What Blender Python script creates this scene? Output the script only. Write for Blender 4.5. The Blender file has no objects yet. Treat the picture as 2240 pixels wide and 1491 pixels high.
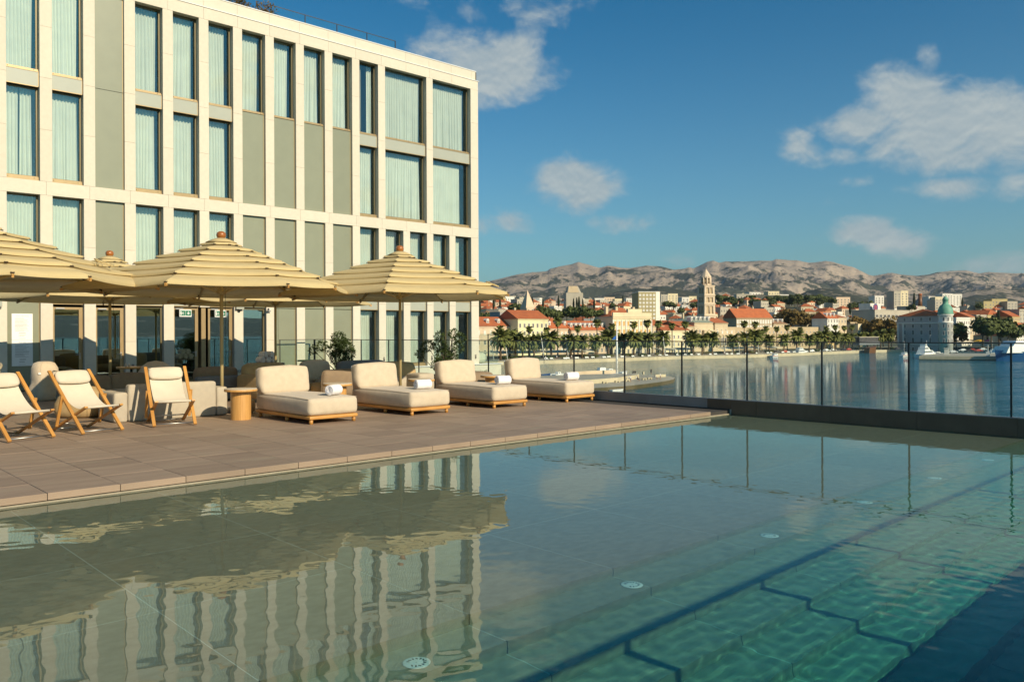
import bpy, bmesh, math, random
import numpy as np
from mathutils import Vector, Matrix
random.seed(7)
R = math.radians
S = bpy.context.scene
COL = S.collection

# ---------------------------------------------------------------- place frame
# world x runs along the pool towards its far end, y from the pool to the hotel, z = 0 on the deck
EYE, FOC, ROLL = 1.65, 1793.0, .0045
_a = math.atan(1915 / 1793.)
FX, FY = math.cos(_a), math.sin(_a)
RX, RY = math.sin(_a), -math.cos(_a)
SEA = -11.35
def ray(px, py):
    dx, dy = px - 1120, py - 728
    xp, yp = dx - ROLL * dy, dy + ROLL * dx
    return Vector((FOC * FX + xp * RX, FOC * FY + xp * RY, -yp))
def at(px, py, d):
    return Vector((0, 0, EYE)) + ray(px, py) * (d / FOC)
def onz(px, py, z=0.):
    r = ray(px, py)
    return Vector((0, 0, EYE)) + r * ((z - EYE) / r.z)

# ---------------------------------------------------------------- camera
cam = bpy.data.cameras.new('camera')
cam.sensor_width = 36.; cam.lens = FOC / 2240 * 36.; cam.shift_y = -17.5 / 2240
cam.clip_start = .05; cam.clip_end = 60000
co = bpy.data.objects.new('camera', cam); COL.objects.link(co); S.camera = co
_f = Vector((FX, FY, 0)); _r = Vector((RX, RY, 0)); _u = Vector((0, 0, 1))
_cx = (_r - _u * ROLL).normalized(); _cy = (_u + _r * ROLL).normalized()
co.matrix_world = Matrix(((_cx.x, _cy.x, -_f.x, 0), (_cx.y, _cy.y, -_f.y, 0), (_cx.z, _cy.z, -_f.z, EYE), (0, 0, 0, 1)))

# ---------------------------------------------------------------- sun, sky, exposure
SUN_EL, SUN_AZ = 28.2, 3.           # azimuth measured from -y towards +x
SUN_STRENGTH, SKY_STRENGTH, EXPOSURE = 5.0, .078, .22
HAZE = 3.0e-5
s = Vector((math.sin(R(SUN_AZ)) * math.cos(R(SUN_EL)), -math.cos(R(SUN_AZ)) * math.cos(R(SUN_EL)), math.sin(R(SUN_EL))))
sl = bpy.data.lights.new('sun', 'SUN'); sl.energy = SUN_STRENGTH; sl.angle = R(.53); sl.color = (1., .84, .60)
so = bpy.data.objects.new('sun', sl); COL.objects.link(so); so.rotation_euler = s.to_track_quat('Z', 'Y').to_euler()
so.location = (0, -20, 40); sl.cycles.is_caustics_light = True
S.view_settings.view_transform = 'Standard'; S.view_settings.look = 'None'
S.view_settings.gamma = 1; S.view_settings.use_curve_mapping = False
S.view_settings.exposure = EXPOSURE
S.cycles.max_bounces = 10; S.cycles.transparent_max_bounces = 24; S.cycles.transmission_bounces = 8
S.cycles.diffuse_bounces = 3; S.cycles.glossy_bounces = 4; S.cycles.volume_bounces = 0
S.cycles.sample_clamp_indirect = 6.; S.cycles.caustics_reflective = False
S.cycles.use_denoising = True

# ---------------------------------------------------------------- node helpers
class NT:
    def __init__(s, tree): s.t = tree; s.n = tree.nodes; s.l = tree.links
    def new(s, typ, **kw):
        n = s.n.new(typ)
        for k, v in kw.items(): setattr(n, k, v)
        return n
    def put(s, sock, v):
        if isinstance(v, bpy.types.NodeSocket): s.l.new(v, sock)
        elif v is not None: sock.default_value = v
    def math(s, op, a, b=None, c=None, clamp=False):
        n = s.new('ShaderNodeMath', operation=op); n.use_clamp = clamp
        s.put(n.inputs[0], a)
        if b is not None: s.put(n.inputs[1], b)
        if c is not None: s.put(n.inputs[2], c)
        return n.outputs[0]
    def vm(s, op, a, b=None):
        n = s.new('ShaderNodeVectorMath', operation=op); s.put(n.inputs[0], a)
        if b is not None: s.put(n.inputs[1], b)
        return n.outputs['Value'] if op in ('LENGTH', 'DOT_PRODUCT') else n.outputs[0]
    def rng(s, v, a, b, c=0., d=1., smooth=True):
        n = s.new('ShaderNodeMapRange'); n.clamp = True
        n.interpolation_type = 'SMOOTHSTEP' if smooth else 'LINEAR'
        for i, q in enumerate((v, a, b, c, d)): s.put(n.inputs[i], q)
        return n.outputs[0]
    def mix(s, f, a, b, mode='MIX'):
        n = s.new('ShaderNodeMix', data_type='RGBA', blend_type=mode)
        s.put(n.inputs[0], f); s.put(n.inputs[6], a); s.put(n.inputs[7], b)
        return n.outputs[2]
    def noise(s, vec, scale, detail=4., rough=.55, dist=0.):
        n = s.new('ShaderNodeTexNoise'); s.put(n.inputs['Vector'], vec)
        n.inputs['Scale'].default_value = scale; n.inputs['Detail'].default_value = detail
        n.inputs['Roughness'].default_value = rough; n.inputs['Distortion'].default_value = dist
        return n.outputs[0]
    def mapping(s, vec, scale=(1, 1, 1), loc=(0, 0, 0), rot=(0, 0, 0)):
        n = s.new('ShaderNodeMapping'); s.put(n.inputs[0], vec)
        n.inputs['Scale'].default_value = scale; n.inputs['Location'].default_value = loc; n.inputs['Rotation'].default_value = rot
        return n.outputs[0]
def c4(c): return (c[0], c[1], c[2], 1.)

# ---------------------------------------------------------------- world: sky with clouds
W = bpy.data.worlds.new('World'); S.world = W; W.use_nodes = True
w = NT(W.node_tree); w.n.clear()
sky = w.new('ShaderNodeTexSky'); sky.sky_type = 'NISHITA'; sky.sun_disc = False
sky.sun_elevation = R(SUN_EL); sky.sun_rotation = math.atan2(s.x, s.y)
sky.air_density = 1.25; sky.dust_density = .9; sky.ozone_density = 2.2; sky.altitude = 0
tc = w.new('ShaderNodeTexCoord').outputs['Generated']
sep = w.new('ShaderNodeSeparateXYZ'); w.l.new(tc, sep.inputs[0])
D_f = w.vm('DOT_PRODUCT', tc, (FX, FY, 0)); D_r = w.vm('DOT_PRODUCT', tc, (RX, RY, 0))
az = w.math('ARCTAN2', D_r, D_f); el = w.math('ARCSINE', sep.outputs[2])
cmb = w.new('ShaderNodeCombineXYZ'); w.put(cmb.inputs[0], az); w.put(cmb.inputs[1], el); ae = cmb.outputs[0]
# (px, py, rx, ry, weight): where each cloud of the photograph stands, turned into compass direction and height
CLOUDS = [(1060, 150, 110, 60, 1.), (960, 110, 70, 30, .6), (1150, 170, 80, 40, .55), (1080, 200, 50, 50, .5),
          (1150, 20, 110, 40, .5), (1050, 30, 60, 35, .45), (1230, 35, 35, 26, .35), (930, 12, 60, 22, .35),
          (1240, 395, 62, 42, 1.), (1290, 415, 75, 34, .9), (1350, 435, 30, 18, .5),
          (1110, 485, 55, 26, .6), (1060, 490, 40, 24, .5), (1375, 485, 60, 24, .6), (1440, 482, 35, 16, .3),
          (1985, 225, 80, 48, 1.), (1900, 265, 80, 34, .9), (2060, 275, 110, 60, 1.05), (2180, 290, 80, 50, 1.), (2060, 335, 80, 34, .8),
          (2036, 140, 26, 36, .55), (2225, 240, 40, 30, .7),
          (1755, 325, 44, 32, .6), (1830, 345, 70, 20, .5), (1870, 398, 36, 16, .5), (1825, 438, 24, 11, .4),
          (2065, 410, 75, 18, .6), (2225, 412, 34, 24, .65), (1890, 505, 52, 24, .75), (1965, 530, 55, 30, .8), (1930, 545, 40, 18, .5),
          (2200, 575, 80, 26, .45), (2120, 590, 60, 14, .3), (1475, 572, 45, 13, .4), (1660, 566, 60, 9, .3), (1120, 595, 40, 14, .25)]
acc = None
for (px, py, rx, ry, wt) in CLOUDS:
    v = ray(px, py); v.normalize()
    a0 = math.atan2(v.x * RX + v.y * RY, v.x * FX + v.y * FY); e0 = math.asin(v.z)
    dxy = w.vm('MULTIPLY', w.vm('SUBTRACT', ae, (a0, e0, 0)), (FOC / rx / 1.5, FOC / ry / 1.5, 0))
    b = w.math('MULTIPLY', w.rng(w.vm('LENGTH', dxy), 0., 1.6, 1., 0.), wt)
    acc = b if acc is None else w.math('MAXIMUM', acc, b)
nv = w.mapping(ae, (1, 1.35, 1))
n1 = w.noise(nv, 17., 9., .58, .25); n2 = w.noise(w.mapping(ae, (1, 1.9, 1), (3.1, .7, 0)), 5.2, 6., .55, .2)
# the same kind of sky goes on outside the frame
outside = w.math('MULTIPLY', w.rng(w.math('ABSOLUTE', az), .62, .8), w.math('MULTIPLY', w.rng(n2, .5, .72), w.rng(el, .0, .12)))
acc = w.math('MAXIMUM', acc, outside)
dens = w.rng(w.math('ADD', w.math('MULTIPLY', acc, 1.05), w.math('MULTIPLY', w.math('SUBTRACT', n1, .5), 1.45)), .27, .86)
n3 = w.noise(w.mapping(ae, (1, 1.35, 1), (0, -.006, 0)), 17., 5., .55, .25)
lit = w.rng(w.math('ADD', w.math('SUBTRACT', n1, n3), w.math('MULTIPLY', n2, .25)), .0, .3)
hz = w.rng(el, .0, .16, 1., 0.)
tint = w.mix(w.rng(el, .02, .50), (.52, .96, 1.16, 1), (.02, .61, .92, 1))
skyc = w.mix(1., sky.outputs[0], tint, 'MULTIPLY')
cloudc = w.mix(lit, (4.3, 5.1, 5.4, 1), (6.2, 6.6, 6.3, 1))
full = w.mix(w.math('MULTIPLY', dens, .86), skyc, cloudc)
bg = w.new('ShaderNodeBackground'); w.put(bg.inputs[0], full); bg.inputs[1].default_value = SKY_STRENGTH
ow = w.new('ShaderNodeOutputWorld'); w.l.new(bg.outputs[0], ow.inputs[0])

# ---------------------------------------------------------------- materials
def newmat(name):
    m = bpy.data.materials.new(name); m.use_nodes = True; m.node_tree.nodes.clear()
    return m, NT(m.node_tree)
def pmat(name, c1, c2=None, scale=3., rough=.6, bump=0., bscale=None, metal=0., coat=0., spec=.5, rnd=0., sx=(1, 1, 1),
         coord='Object', trans=0., detail=5., f0=.3, f1=.7, sheen=0., grime=None):
    """principled surface whose colour wanders between c1 and c2; rnd = brightness spread from object to object"""
    m, t = newmat(name)
    p = t.new('ShaderNodeBsdfPrincipled'); o = t.new('ShaderNodeOutputMaterial')
    tc = t.new('ShaderNodeTexCoord').outputs[coord]
    inf = t.new('ShaderNodeObjectInfo')
    vec = t.mapping(tc, sx)
    if rnd or coord == 'Object':
        off = t.vm('ADD', vec, None); n = off.node; sc = t.math('MULTIPLY', inf.outputs['Random'], 37.)
        t.put(n.inputs[1], sc); vec = off
    n1 = t.noise(vec, scale, detail)
    col = t.mix(t.rng(n1, f0, f1), c4(c1), c4(c2 or c1))
    if grime:
        col = t.mix(t.rng(t.noise(vec, grime[1], 6., .65), .52, .72, 0., grime[2]), col, c4(grime[0]))
    if rnd:
        col = t.mix(1., col, t.math('MULTIPLY_ADD', inf.outputs['Random'], 2 * rnd, 1 - rnd), 'MULTIPLY')
    t.put(p.inputs['Base Color'], col)
    p.inputs['Roughness'].default_value = rough; p.inputs['Metallic'].default_value = metal
    p.inputs['Coat Weight'].default_value = coat; p.inputs['Specular IOR Level'].default_value = spec
    if sheen: p.inputs['Sheen Weight'].default_value = sheen
    if bump:
        b = t.new('ShaderNodeBump'); b.inputs['Strength'].default_value = min(1., bump); b.inputs['Distance'].default_value = .01 * max(1., bump)
        t.put(b.inputs['Height'], t.noise(vec, bscale or scale * 6, 6., .6)); t.l.new(b.outputs[0], p.inputs['Normal'])
    out = p.outputs[0]
    if trans:
        tr = t.new('ShaderNodeBsdfTranslucent'); t.put(tr.inputs[0], col)
        mx = t.new('ShaderNodeMixShader'); mx.inputs[0].default_value = trans
        t.l.new(p.outputs[0], mx.inputs[1]); t.l.new(tr.outputs[0], mx.inputs[2]); out = mx.outputs[0]
    t.l.new(out, o.inputs[0])
    return m
def glassmat(name, tint, ior=1.5, refl=(1, 1, 1), boost=1.):
    m, t = newmat(name)
    tr = t.new('ShaderNodeBsdfTransparent'); tr.inputs[0].default_value = c4(tint)
    g = t.new('ShaderNodeBsdfGlossy'); g.inputs['Roughness'].default_value = 0.; g.inputs[0].default_value = c4(refl)
    bf = t.new('ShaderNodeNewGeometry').outputs['Backfacing']        # same reflection on both faces of a thin pane
    f = t.new('ShaderNodeFresnel'); t.put(f.inputs[0], t.math('MULTIPLY_ADD', bf, 1 / ior - ior, ior))
    mx = t.new('ShaderNodeMixShader'); t.put(mx.inputs[0], t.math('MULTIPLY', f.outputs[0], boost, clamp=True))
    t.l.new(tr.outputs[0], mx.inputs[1]); t.l.new(g.outputs[0], mx.inputs[2])
    o = t.new('ShaderNodeOutputMaterial'); t.l.new(mx.outputs[0], o.inputs[0])
    return m

M = {}
M['stone'] = pmat('facade_stone', (.655, .60, .49), (.62, .565, .46), 9., .75, .10, 160., rnd=.03, coord='Object', grime=((.50, .45, .36), 40., .12))
M['parapet'] = pmat('parapet_panel', (.63, .585, .475), (.60, .555, .45), 3., .55, rnd=.02)
M['panel'] = pmat('green_panel', (.255, .265, .185), (.24, .25, .175), 2., .3, coat=.3, rnd=.03)
M['spandrel'] = pmat('grey_spandrel', (.40, .41, .34), (.38, .39, .325), 2., .3, coat=.3, rnd=.03)
M['bronze'] = pmat('bronze_metal', (.40, .29, .15), (.36, .26, .135), 5., .38, metal=.35, rnd=.04)
M['darkframe'] = pmat('dark_frame', (.15, .125, .065), None, 4., .4, metal=.3)
M['core'] = pmat('building_core', (.10, .09, .07), (.08, .07, .06), 1., .9)
M['curtain'] = pmat('sheer_curtain', (.72, .735, .63), (.66, .675, .58), 2., .9, trans=.12, rnd=.05)
M['curtain_beige'] = pmat('beige_curtain', (.50, .43, .31), (.45, .39, .28), 2., .9, trans=.2)
M['winglass'] = glassmat('window_glass', (.955, .99, .98), 1.45, (.80, .97, 1.), 2.4)
M['darkglass'] = glassmat('tinted_door_glass', (.52, .57, .47), 2.0, (.72, .95, 1.), 3.0)
M['railglass'] = glassmat('railing_glass', (.95, .985, .97), 1.45)
M['gasket'] = pmat('black_gasket', (.012, .013, .014), None, 4., .5)
M['rail'] = pmat('rail_metal', (.10, .09, .08), (.08, .075, .07), 9., .35, metal=.6)
M['deck'] = pmat('deck_tile', (.335, .242, .172), (.27, .195, .138), 2.2, .62, .12, 90., rnd=.10, sx=(.6, 3.2, 1), f0=.25, f1=.75, grime=((.36, .30, .205), .9, .5))
M['deck_edge'] = pmat('deck_substrate', (.05, .045, .04), None, 2., .9)
M['pooltile'] = pmat('pool_tile', (.37, .315, .23), (.31, .265, .19), 9., .6, .2, 60., rnd=.06, sx=(1, 1.6, 1), grime=((.25, .215, .15), 2.6, .4))
M['grout'] = pmat('pale_grout', (.55, .54, .46), None, 4., .8)
M['slate'] = pmat('dark_slate', (.125, .088, .058), (.10, .07, .046), 3., .5, .1, 60., rnd=.08)
M['curb'] = pmat('grey_kerb', (.30, .27, .25), (.26, .235, .215), 3., .6, rnd=.05)
M['teak'] = pmat('teak_wood', (.56, .285, .075), (.46, .215, .05), 3., .45, .1, 40., sx=(1, 1, .12), rnd=.07)
M['oak'] = pmat('oak_slat', (.60, .33, .105), (.50, .255, .07), 4., .45, .1, 30., sx=(6, 6, .5), rnd=.05)
M['cushion'] = pmat('beige_fabric', (.60, .50, .37), (.55, .455, .335), 8., .95, .35, 420., sheen=.2, rnd=.02)
M['sling'] = pmat('cream_canvas', (.72, .64, .51), (.68, .60, .475), 5., .9, .2, 300., trans=.12)
M['canvas'] = pmat('parasol_canvas', (.72, .575, .30), (.68, .54, .275), 4., .9, .5, 14., trans=.27, rnd=.02)
M['clip'] = pmat('dark_clip', (.035, .018, .010), None, 4., .5)
M['pole'] = pmat('beige_pole', (.52, .41, .20), None, 4., .4)
M['finial'] = pmat('turned_wood', (.36, .125, .025), (.30, .10, .02), 8., .35, coat=.3)
M['steel'] = pmat('brushed_steel', (.42, .41, .39), None, 8., .42, metal=1.)
M['towel'] = pmat('white_towel', (.84, .82, .84), (.80, .78, .80), 6., 1., .5, 220.)
M['greyfab'] = pmat('grey_fabric', (.50, .44, .345), (.46, .405, .32), 8., .95, .4, 380., rnd=.04)
M['bluefab'] = pmat('blue_grey_fabric', (.19, .20, .215), (.17, .18, .195), 8., .95, .4, 380.)
M['tanfab'] = pmat('tan_fabric', (.47, .33, .165), (.42, .295, .145), 8., .95, .4, 380., rnd=.05)
M['brownfab'] = pmat('brown_fabric', (.27, .20, .13), (.24, .175, .115), 8., .95, .4, 380.)
M['rattan'] = pmat('woven_rope', (.40, .345, .235), (.32, .275, .185), 30., .9, .5, 60.)
M['stonetop'] = pmat('travertine_top', (.62, .54, .42), (.56, .48, .37), 6., .5)
M['leaf'] = pmat('olive_leaf', (.085, .125, .035), (.045, .075, .020), 5., .55, trans=.2, rnd=.1)
M['leafrust'] = pmat('autumn_leaf', (.20, .115, .030), (.12, .10, .03), 5., .6, trans=.2)
M['bark'] = pmat('bark', (.16, .11, .07), (.10, .07, .045), 9., .9, .6, 40.)
M['pot'] = pmat('dark_planter', (.045, .045, .045), None, 3., .6)
M['white'] = pmat('white_paint', (.80, .79, .76), (.76, .75, .72), 3., .5)
M['signgreen'] = pmat('sign_green', (.005, .16, .085), None, 3., .5)
M['signblue'] = pmat('print_blue', (.10, .17, .32), None, 3., .7)
M['signgrey'] = pmat('print_grey', (.30, .28, .26), None, 3., .7)
M['paper'] = pmat('poster_white', (.84, .83, .80), None, 3., .6)
M['plinth'] = pmat('pale_render', (.62, .60, .48), (.58, .56, .45), 3., .8, grime=((.5, .48, .38), 2., .3))

# ---------------------------------------------------------------- mesh building
class MB:
    def __init__(s): s.v = []; s.f = []; s.m = []; s.sm = []
    def add(s, vs, fs, mi=0, smooth=False):
        b = len(s.v); s.v += [tuple(p) for p in vs]
        for f in fs: s.f.append(tuple(i + b for i in f)); s.m.append(mi); s.sm.append(smooth)
        return s
    def box(s, x0, x1, y0, y1, z0, z1, mi=0):
        return s.add([(x0, y0, z0), (x1, y0, z0), (x1, y1, z0), (x0, y1, z0), (x0, y0, z1), (x1, y0, z1), (x1, y1, z1), (x0, y1, z1)],
                     [(0, 3, 2, 1), (4, 5, 6, 7), (0, 1, 5, 4), (1, 2, 6, 5), (2, 3, 7, 6), (3, 0, 4, 7)], mi)
    def bar(s, a, b, w, h, mi=0, up=(0, 0, 1)):
        a, b = Vector(a), Vector(b); d = (b - a).normalized(); x = d.cross(Vector(up))
        x = x.normalized() if x.length > 1e-5 else Vector((1, 0, 0)); y = d.cross(x).normalized()
        P = []
        for c in (a, b):
            for sx, sy in ((-1, -1), (1, -1), (1, 1), (-1, 1)): P.append(c + x * sx * w / 2 + y * sy * h / 2)
        return s.add(P, [(3, 2, 1, 0), (4, 5, 6, 7), (0, 1, 5, 4), (1, 2, 6, 5), (2, 3, 7, 6), (3, 0, 4, 7)], mi)
    def tube(s, pts, rad, n=8, mi=0, cap=True, smooth=True):
        pts = [Vector(p) for p in pts]
        rad = rad if isinstance(rad, (list, tuple)) else [rad] * len(pts)
        b = len(s.v); prev = None
        for i, p in enumerate(pts):
            d = (pts[min(i + 1, len(pts) - 1)] - pts[max(i - 1, 0)]).normalized()
            x = d.orthogonal().normalized() if prev is None else (prev - d * prev.dot(d)).normalized()
            prev = x; y = d.cross(x)
            s.v += [tuple(p + (x * math.cos(2 * math.pi * k / n) + y * math.sin(2 * math.pi * k / n)) * rad[i]) for k in range(n)]
        for i in range(len(pts) - 1):
            for k in range(n):
                q = b + i * n
                s.f.append((q + k, q + (k + 1) % n, q + n + (k + 1) % n, q + n + k)); s.m.append(mi); s.sm.append(smooth)
        if cap:
            s.f.append(tuple(b + k for k in reversed(range(n)))); s.m.append(mi); s.sm.append(False)
            q = b + (len(pts) - 1) * n
            s.f.append(tuple(q + k for k in range(n))); s.m.append(mi); s.sm.append(False)
        return s
    def lathe(s, prof, n=24, mi=0, c=(0, 0, 0), smooth=True):
        b = len(s.v)
        for (r, z) in prof:
            s.v += [(c[0] + r * math.cos(2 * math.pi * k / n), c[1] + r * math.sin(2 * math.pi * k / n), c[2] + z) for k in range(n)]
        for i in range(len(prof) - 1):
            for k in range(n):
                q = b + i * n
                s.f.append((q + k, q + (k + 1) % n, q + n + (k + 1) % n, q + n + k)); s.m.append(mi); s.sm.append(smooth)
        s.f.append(tuple(b + k for k in reversed(range(n)))); s.m.append(mi); s.sm.append(False)
        q = b + (len(prof) - 1) * n; s.f.append(tuple(q + k for k in range(n))); s.m.append(mi); s.sm.append(False)
        return s
    def soft(s, x0, x1, y0, y1, z0, z1, r, mi=0, n=4, bulge=0., seed=0, dent=0.):
        """box with rounded edges and a slight puff, as a stuffed cushion has"""
        rng = random.Random(seed); cx, cy, cz = (x0 + x1) / 2, (y0 + y1) / 2, (z0 + z1) / 2
        hx, hy, hz = (x1 - x0) / 2, (y1 - y0) / 2, (z1 - z0) / 2
        r = min(r, hx, hy, hz)
        def ticks(h):
            t = [-h + r * (1 - math.cos(math.pi / 2 * k / n)) for k in range(n)] + [-h + r]
            mid = [(-h + r) + (2 * h - 2 * r) * k / 6 for k in range(1, 6)]
            return t + mid + [-q for q in reversed(t)]
        T = [ticks(h) for h in (hx, hy, hz)]; key = {}
        ph = [rng.uniform(0, 6) for _ in range(6)]
        def vid(i, j, k):
            if (i, j, k) in key: return key[(i, j, k)]
            p = Vector((T[0][i], T[1][j], T[2][k])); H = (hx, hy, hz)
            q = Vector([max(-(H[a] - r), min(H[a] - r, p[a])) for a in range(3)]); d = p - q
            if d.length > 1e-9: p = q + d.normalized() * r
            if bulge:
                u = Vector((p.x / hx, p.y / hy, p.z / hz))
                for a in range(3):
                    o = [x for x in range(3) if x != a]
                    p[a] += bulge * u[a] * max(0, 1 - u[o[0]] ** 2) * max(0, 1 - u[o[1]] ** 2)
            if dent:
                p += d.normalized() * dent * (math.sin(p.x * 9 + ph[0]) * math.sin(p.y * 8 + ph[1]) + .6 * math.sin(p.z * 23 + p.x * 13 + ph[2])) if d.length > 1e-9 else Vector()
            key[(i, j, k)] = len(s.v); s.v.append((p.x + cx, p.y + cy, p.z + cz)); return key[(i, j, k)]
        N = [len(t) - 1 for t in T]
        def face(*q): s.f.append(tuple(vid(*a) for a in q)); s.m.append(mi); s.sm.append(True)
        for i in range(N[0]):
            for j in range(N[1]):
                face((i, j, 0), (i, j + 1, 0), (i + 1, j + 1, 0), (i + 1, j, 0))
                face((i, j, N[2]), (i + 1, j, N[2]), (i + 1, j + 1, N[2]), (i, j + 1, N[2]))
        for i in range(N[0]):
            for k in range(N[2]):
                face((i, 0, k), (i + 1, 0, k), (i + 1, 0, k + 1), (i, 0, k + 1))
                face((i, N[1], k), (i, N[1], k + 1), (i + 1, N[1], k + 1), (i + 1, N[1], k))
        for j in range(N[1]):
            for k in range(N[2]):
                face((0, j, k), (0, j, k + 1), (0, j + 1, k + 1), (0, j + 1, k))
                face((N[0], j, k), (N[0], j + 1, k), (N[0], j + 1, k + 1), (N[0], j, k + 1))
        return s
    def mesh(s, name, mats):
        me = bpy.data.meshes.new(name); me.from_pydata(s.v, [], s.f)
        for m in (mats if isinstance(mats, (list, tuple)) else [mats]): me.materials.append(m)
        me.polygons.foreach_set('material_index', s.m); me.polygons.foreach_set('use_smooth', s.sm); me.update()
        return me
    def build(s, name, mats, parent=None, loc=None, rz=0.):
        return link(name, s.mesh(name, mats), parent, loc, rz)
def link(name, me, parent=None, loc=None, rz=0.):
    o = bpy.data.objects.new(name, me); COL.objects.link(o)
    if loc is not None: o.location = loc
    if rz: o.rotation_euler = (0, 0, rz)
    if parent is not None: o.parent = parent
    return o
def tag(o, label=None, cat=None, group=None, kind=None):
    if label: o['label'] = label
    if cat: o['category'] = cat
    if group: o['group'] = group
    if kind: o['kind'] = kind
    return o
def thing(name, label, cat, loc=(0, 0, 0), rz=0., group=None):
    o = bpy.data.objects.new(name, None); COL.objects.link(o); o.location = loc; o.rotation_euler = (0, 0, rz)
    o.empty_display_size = .2
    return tag(o, label, cat, group)
KIDS = {}
def copy_tree(o, loc=None, rz=None, label=None, parent=None, group=None):
    kids = [c for c in bpy.data.objects if c.parent == o] if o.name not in KIDS else KIDS[o.name]
    KIDS[o.name] = kids
    c = o.copy(); COL.objects.link(c)
    if parent is not None: c.parent = parent
    if loc is not None: c.location = loc
    if rz is not None: c.rotation_euler = (0, 0, rz)
    if label: c['label'] = label
    if group: c['group'] = group
    for k in kids: copy_tree(k, parent=c)
    return c
# ================================================================ the site: sea, deck, pool
def struct(name, mb, mats, parent=None):
    o = mb.build(name, mats, parent)
    if parent is None: o['kind'] = 'structure'
    return o

# ---- sea: one sheet out to the horizon
m, t = newmat('sea_water')
p = t.new('ShaderNodeBsdfPrincipled'); o = t.new('ShaderNodeOutputMaterial')
tc = t.new('ShaderNodeTexCoord').outputs['Object']
sd = t.mapping(tc, (1, 1, 1), rot=(0, 0, -_a + math.pi / 2))       # wind lanes lie across the view of the bay
big = t.noise(t.mapping(sd, (.010, .045, 1)), 1., 5., .6); lane = t.noise(t.mapping(sd, (.025, .16, 1)), 1., 4., .6)
t.put(p.inputs['Base Color'], t.mix(big, (.003, .070, .105, 1), (.006, .095, .135, 1)))
p.inputs['Roughness'].default_value = .03; p.inputs['IOR'].default_value = 1.333; p.inputs['Specular IOR Level'].default_value = .34
b1 = t.new('ShaderNodeBump'); t.put(b1.inputs['Strength'], t.rng(lane, .35, .65, .3, 1.)); b1.inputs['Distance'].default_value = 1.3
t.put(b1.inputs['Height'], t.noise(t.mapping(sd, (.16, .55, 1)), 1., 4., .6, .4))
b2 = t.new('ShaderNodeBump'); t.put(b2.inputs['Strength'], t.rng(t.math('ADD', t.math('MULTIPLY', big, .6), t.math('MULTIPLY', lane, .5)), .42, .68, .25, 1.)); b2.inputs['Distance'].default_value = .34
t.put(b2.inputs['Height'], t.noise(t.mapping(sd, (.8, 2.2, 1)), 1., 3., .6, .3)); t.l.new(b1.outputs[0], b2.inputs['Normal'])
t.l.new(b2.outputs[0], p.inputs['Normal']); t.l.new(p.outputs[0], o.inputs[0]); M['sea'] = m
mb = MB(); N = 96; rad = [60, 300, 1200, 5000, 26000]
mb.v.append((0, 0, SEA))
for r in rad: mb.v += [(r * math.cos(2 * math.pi * k / N), r * math.sin(2 * math.pi * k / N), SEA) for k in range(N)]
for k in range(N): mb.f.append((0, 1 + k, 1 + (k + 1) % N))
for i in range(len(rad) - 1):
    for k in range(N): mb.f.append((1 + i * N + k, 1 + (i + 1) * N + k, 1 + (i + 1) * N + (k + 1) % N, 1 + i * N + (k + 1) % N))
mb.m = [0] * len(mb.f); mb.sm = [False] * len(mb.f)
struct('sea', mb, M['sea'])

# ---- terrace block under deck and pool
EDGE, WALL, FACADE = 9.57, 15.36, 27.437
WATER, SHELF = -.10, -.285
mb = MB(); mb.box(-6, 15.9, 9.62, 27.3, SEA - 2, -.032); mb.box(-6, 15.9, -.6, 9.62, SEA - 2, -2.3)
mb.box(15.36, 15.9, 9.62, 27.0, -.032, .0)
struct('terrace_block', mb, M['deck_edge'])

# ---- deck of square tiles, joints open; edge tiles show their lit fascia
deck = MB().box(-5, 15.36, EDGE + .05, 27.35, -.03, -.022).build('terrace_deck', M['deck_edge']); deck['kind'] = 'structure'
TU, TV = .7222, .7165
def tile_mesh(w, d, h, bev=.003):
    mb = MB(); x, y = w / 2, d / 2
    mb.v = [(-x, -y, -h), (x, -y, -h), (x, y, -h), (-x, y, -h), (-x, -y, -bev), (x, -y, -bev), (x, y, -bev), (-x, y, -bev),
            (-x + bev, -y + bev, 0), (x - bev, -y + bev, 0), (x - bev, y - bev, 0), (-x + bev, y - bev, 0)]
    mb.f = [(8, 9, 10, 11)] + [(i, (i + 1) % 4, 4 + (i + 1) % 4, 4 + i) for i in range(4)] + [(4 + i, 4 + (i + 1) % 4, 8 + (i + 1) % 4, 8 + i) for i in range(4)]
    mb.m = [0] * 9; mb.sm = [False] * 9
    return mb.mesh('deck_tile', M['deck'])
TM = tile_mesh(TU - .007, TV - .004, .02); TE = tile_mesh(TU - .007, TV - .004, .072)
far = MB(); rows = 25; c0 = -4
for j in range(rows):
    for i in range(c0, 19):
        u0 = 2.304 + TU * (i - 2) ; v0 = EDGE + TV * j
        if u0 + TU < .2: continue
        w = min(TU, WALL - u0)
        if j < 11 and u0 + TU > .9:
            o = link('tile', TE if j == 0 else TM, deck, (u0 + w / 2, v0 + TV / 2, random.uniform(-.0012, .0012)))
            if w < TU - .001: o.scale = (w / TU, 1, 1)
        else:
            far.add([(u0 + .003, v0 + .002, -.02), (u0 + w - .003, v0 + .002, -.02), (u0 + w - .003, v0 + TV - .002, -.02), (u0 + .003, v0 + TV - .002, -.02),
                     (u0 + .003, v0 + .002, 0), (u0 + w - .003, v0 + .002, 0), (u0 + w - .003, v0 + TV - .002, 0), (u0 + .003, v0 + TV - .002, 0)],
                    [(4, 5, 6, 7), (0, 1, 5, 4), (1, 2, 6, 5), (2, 3, 7, 6), (3, 0, 4, 7)])
tag(far.build('tile', M['deck'], deck), kind='stuff')
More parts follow.
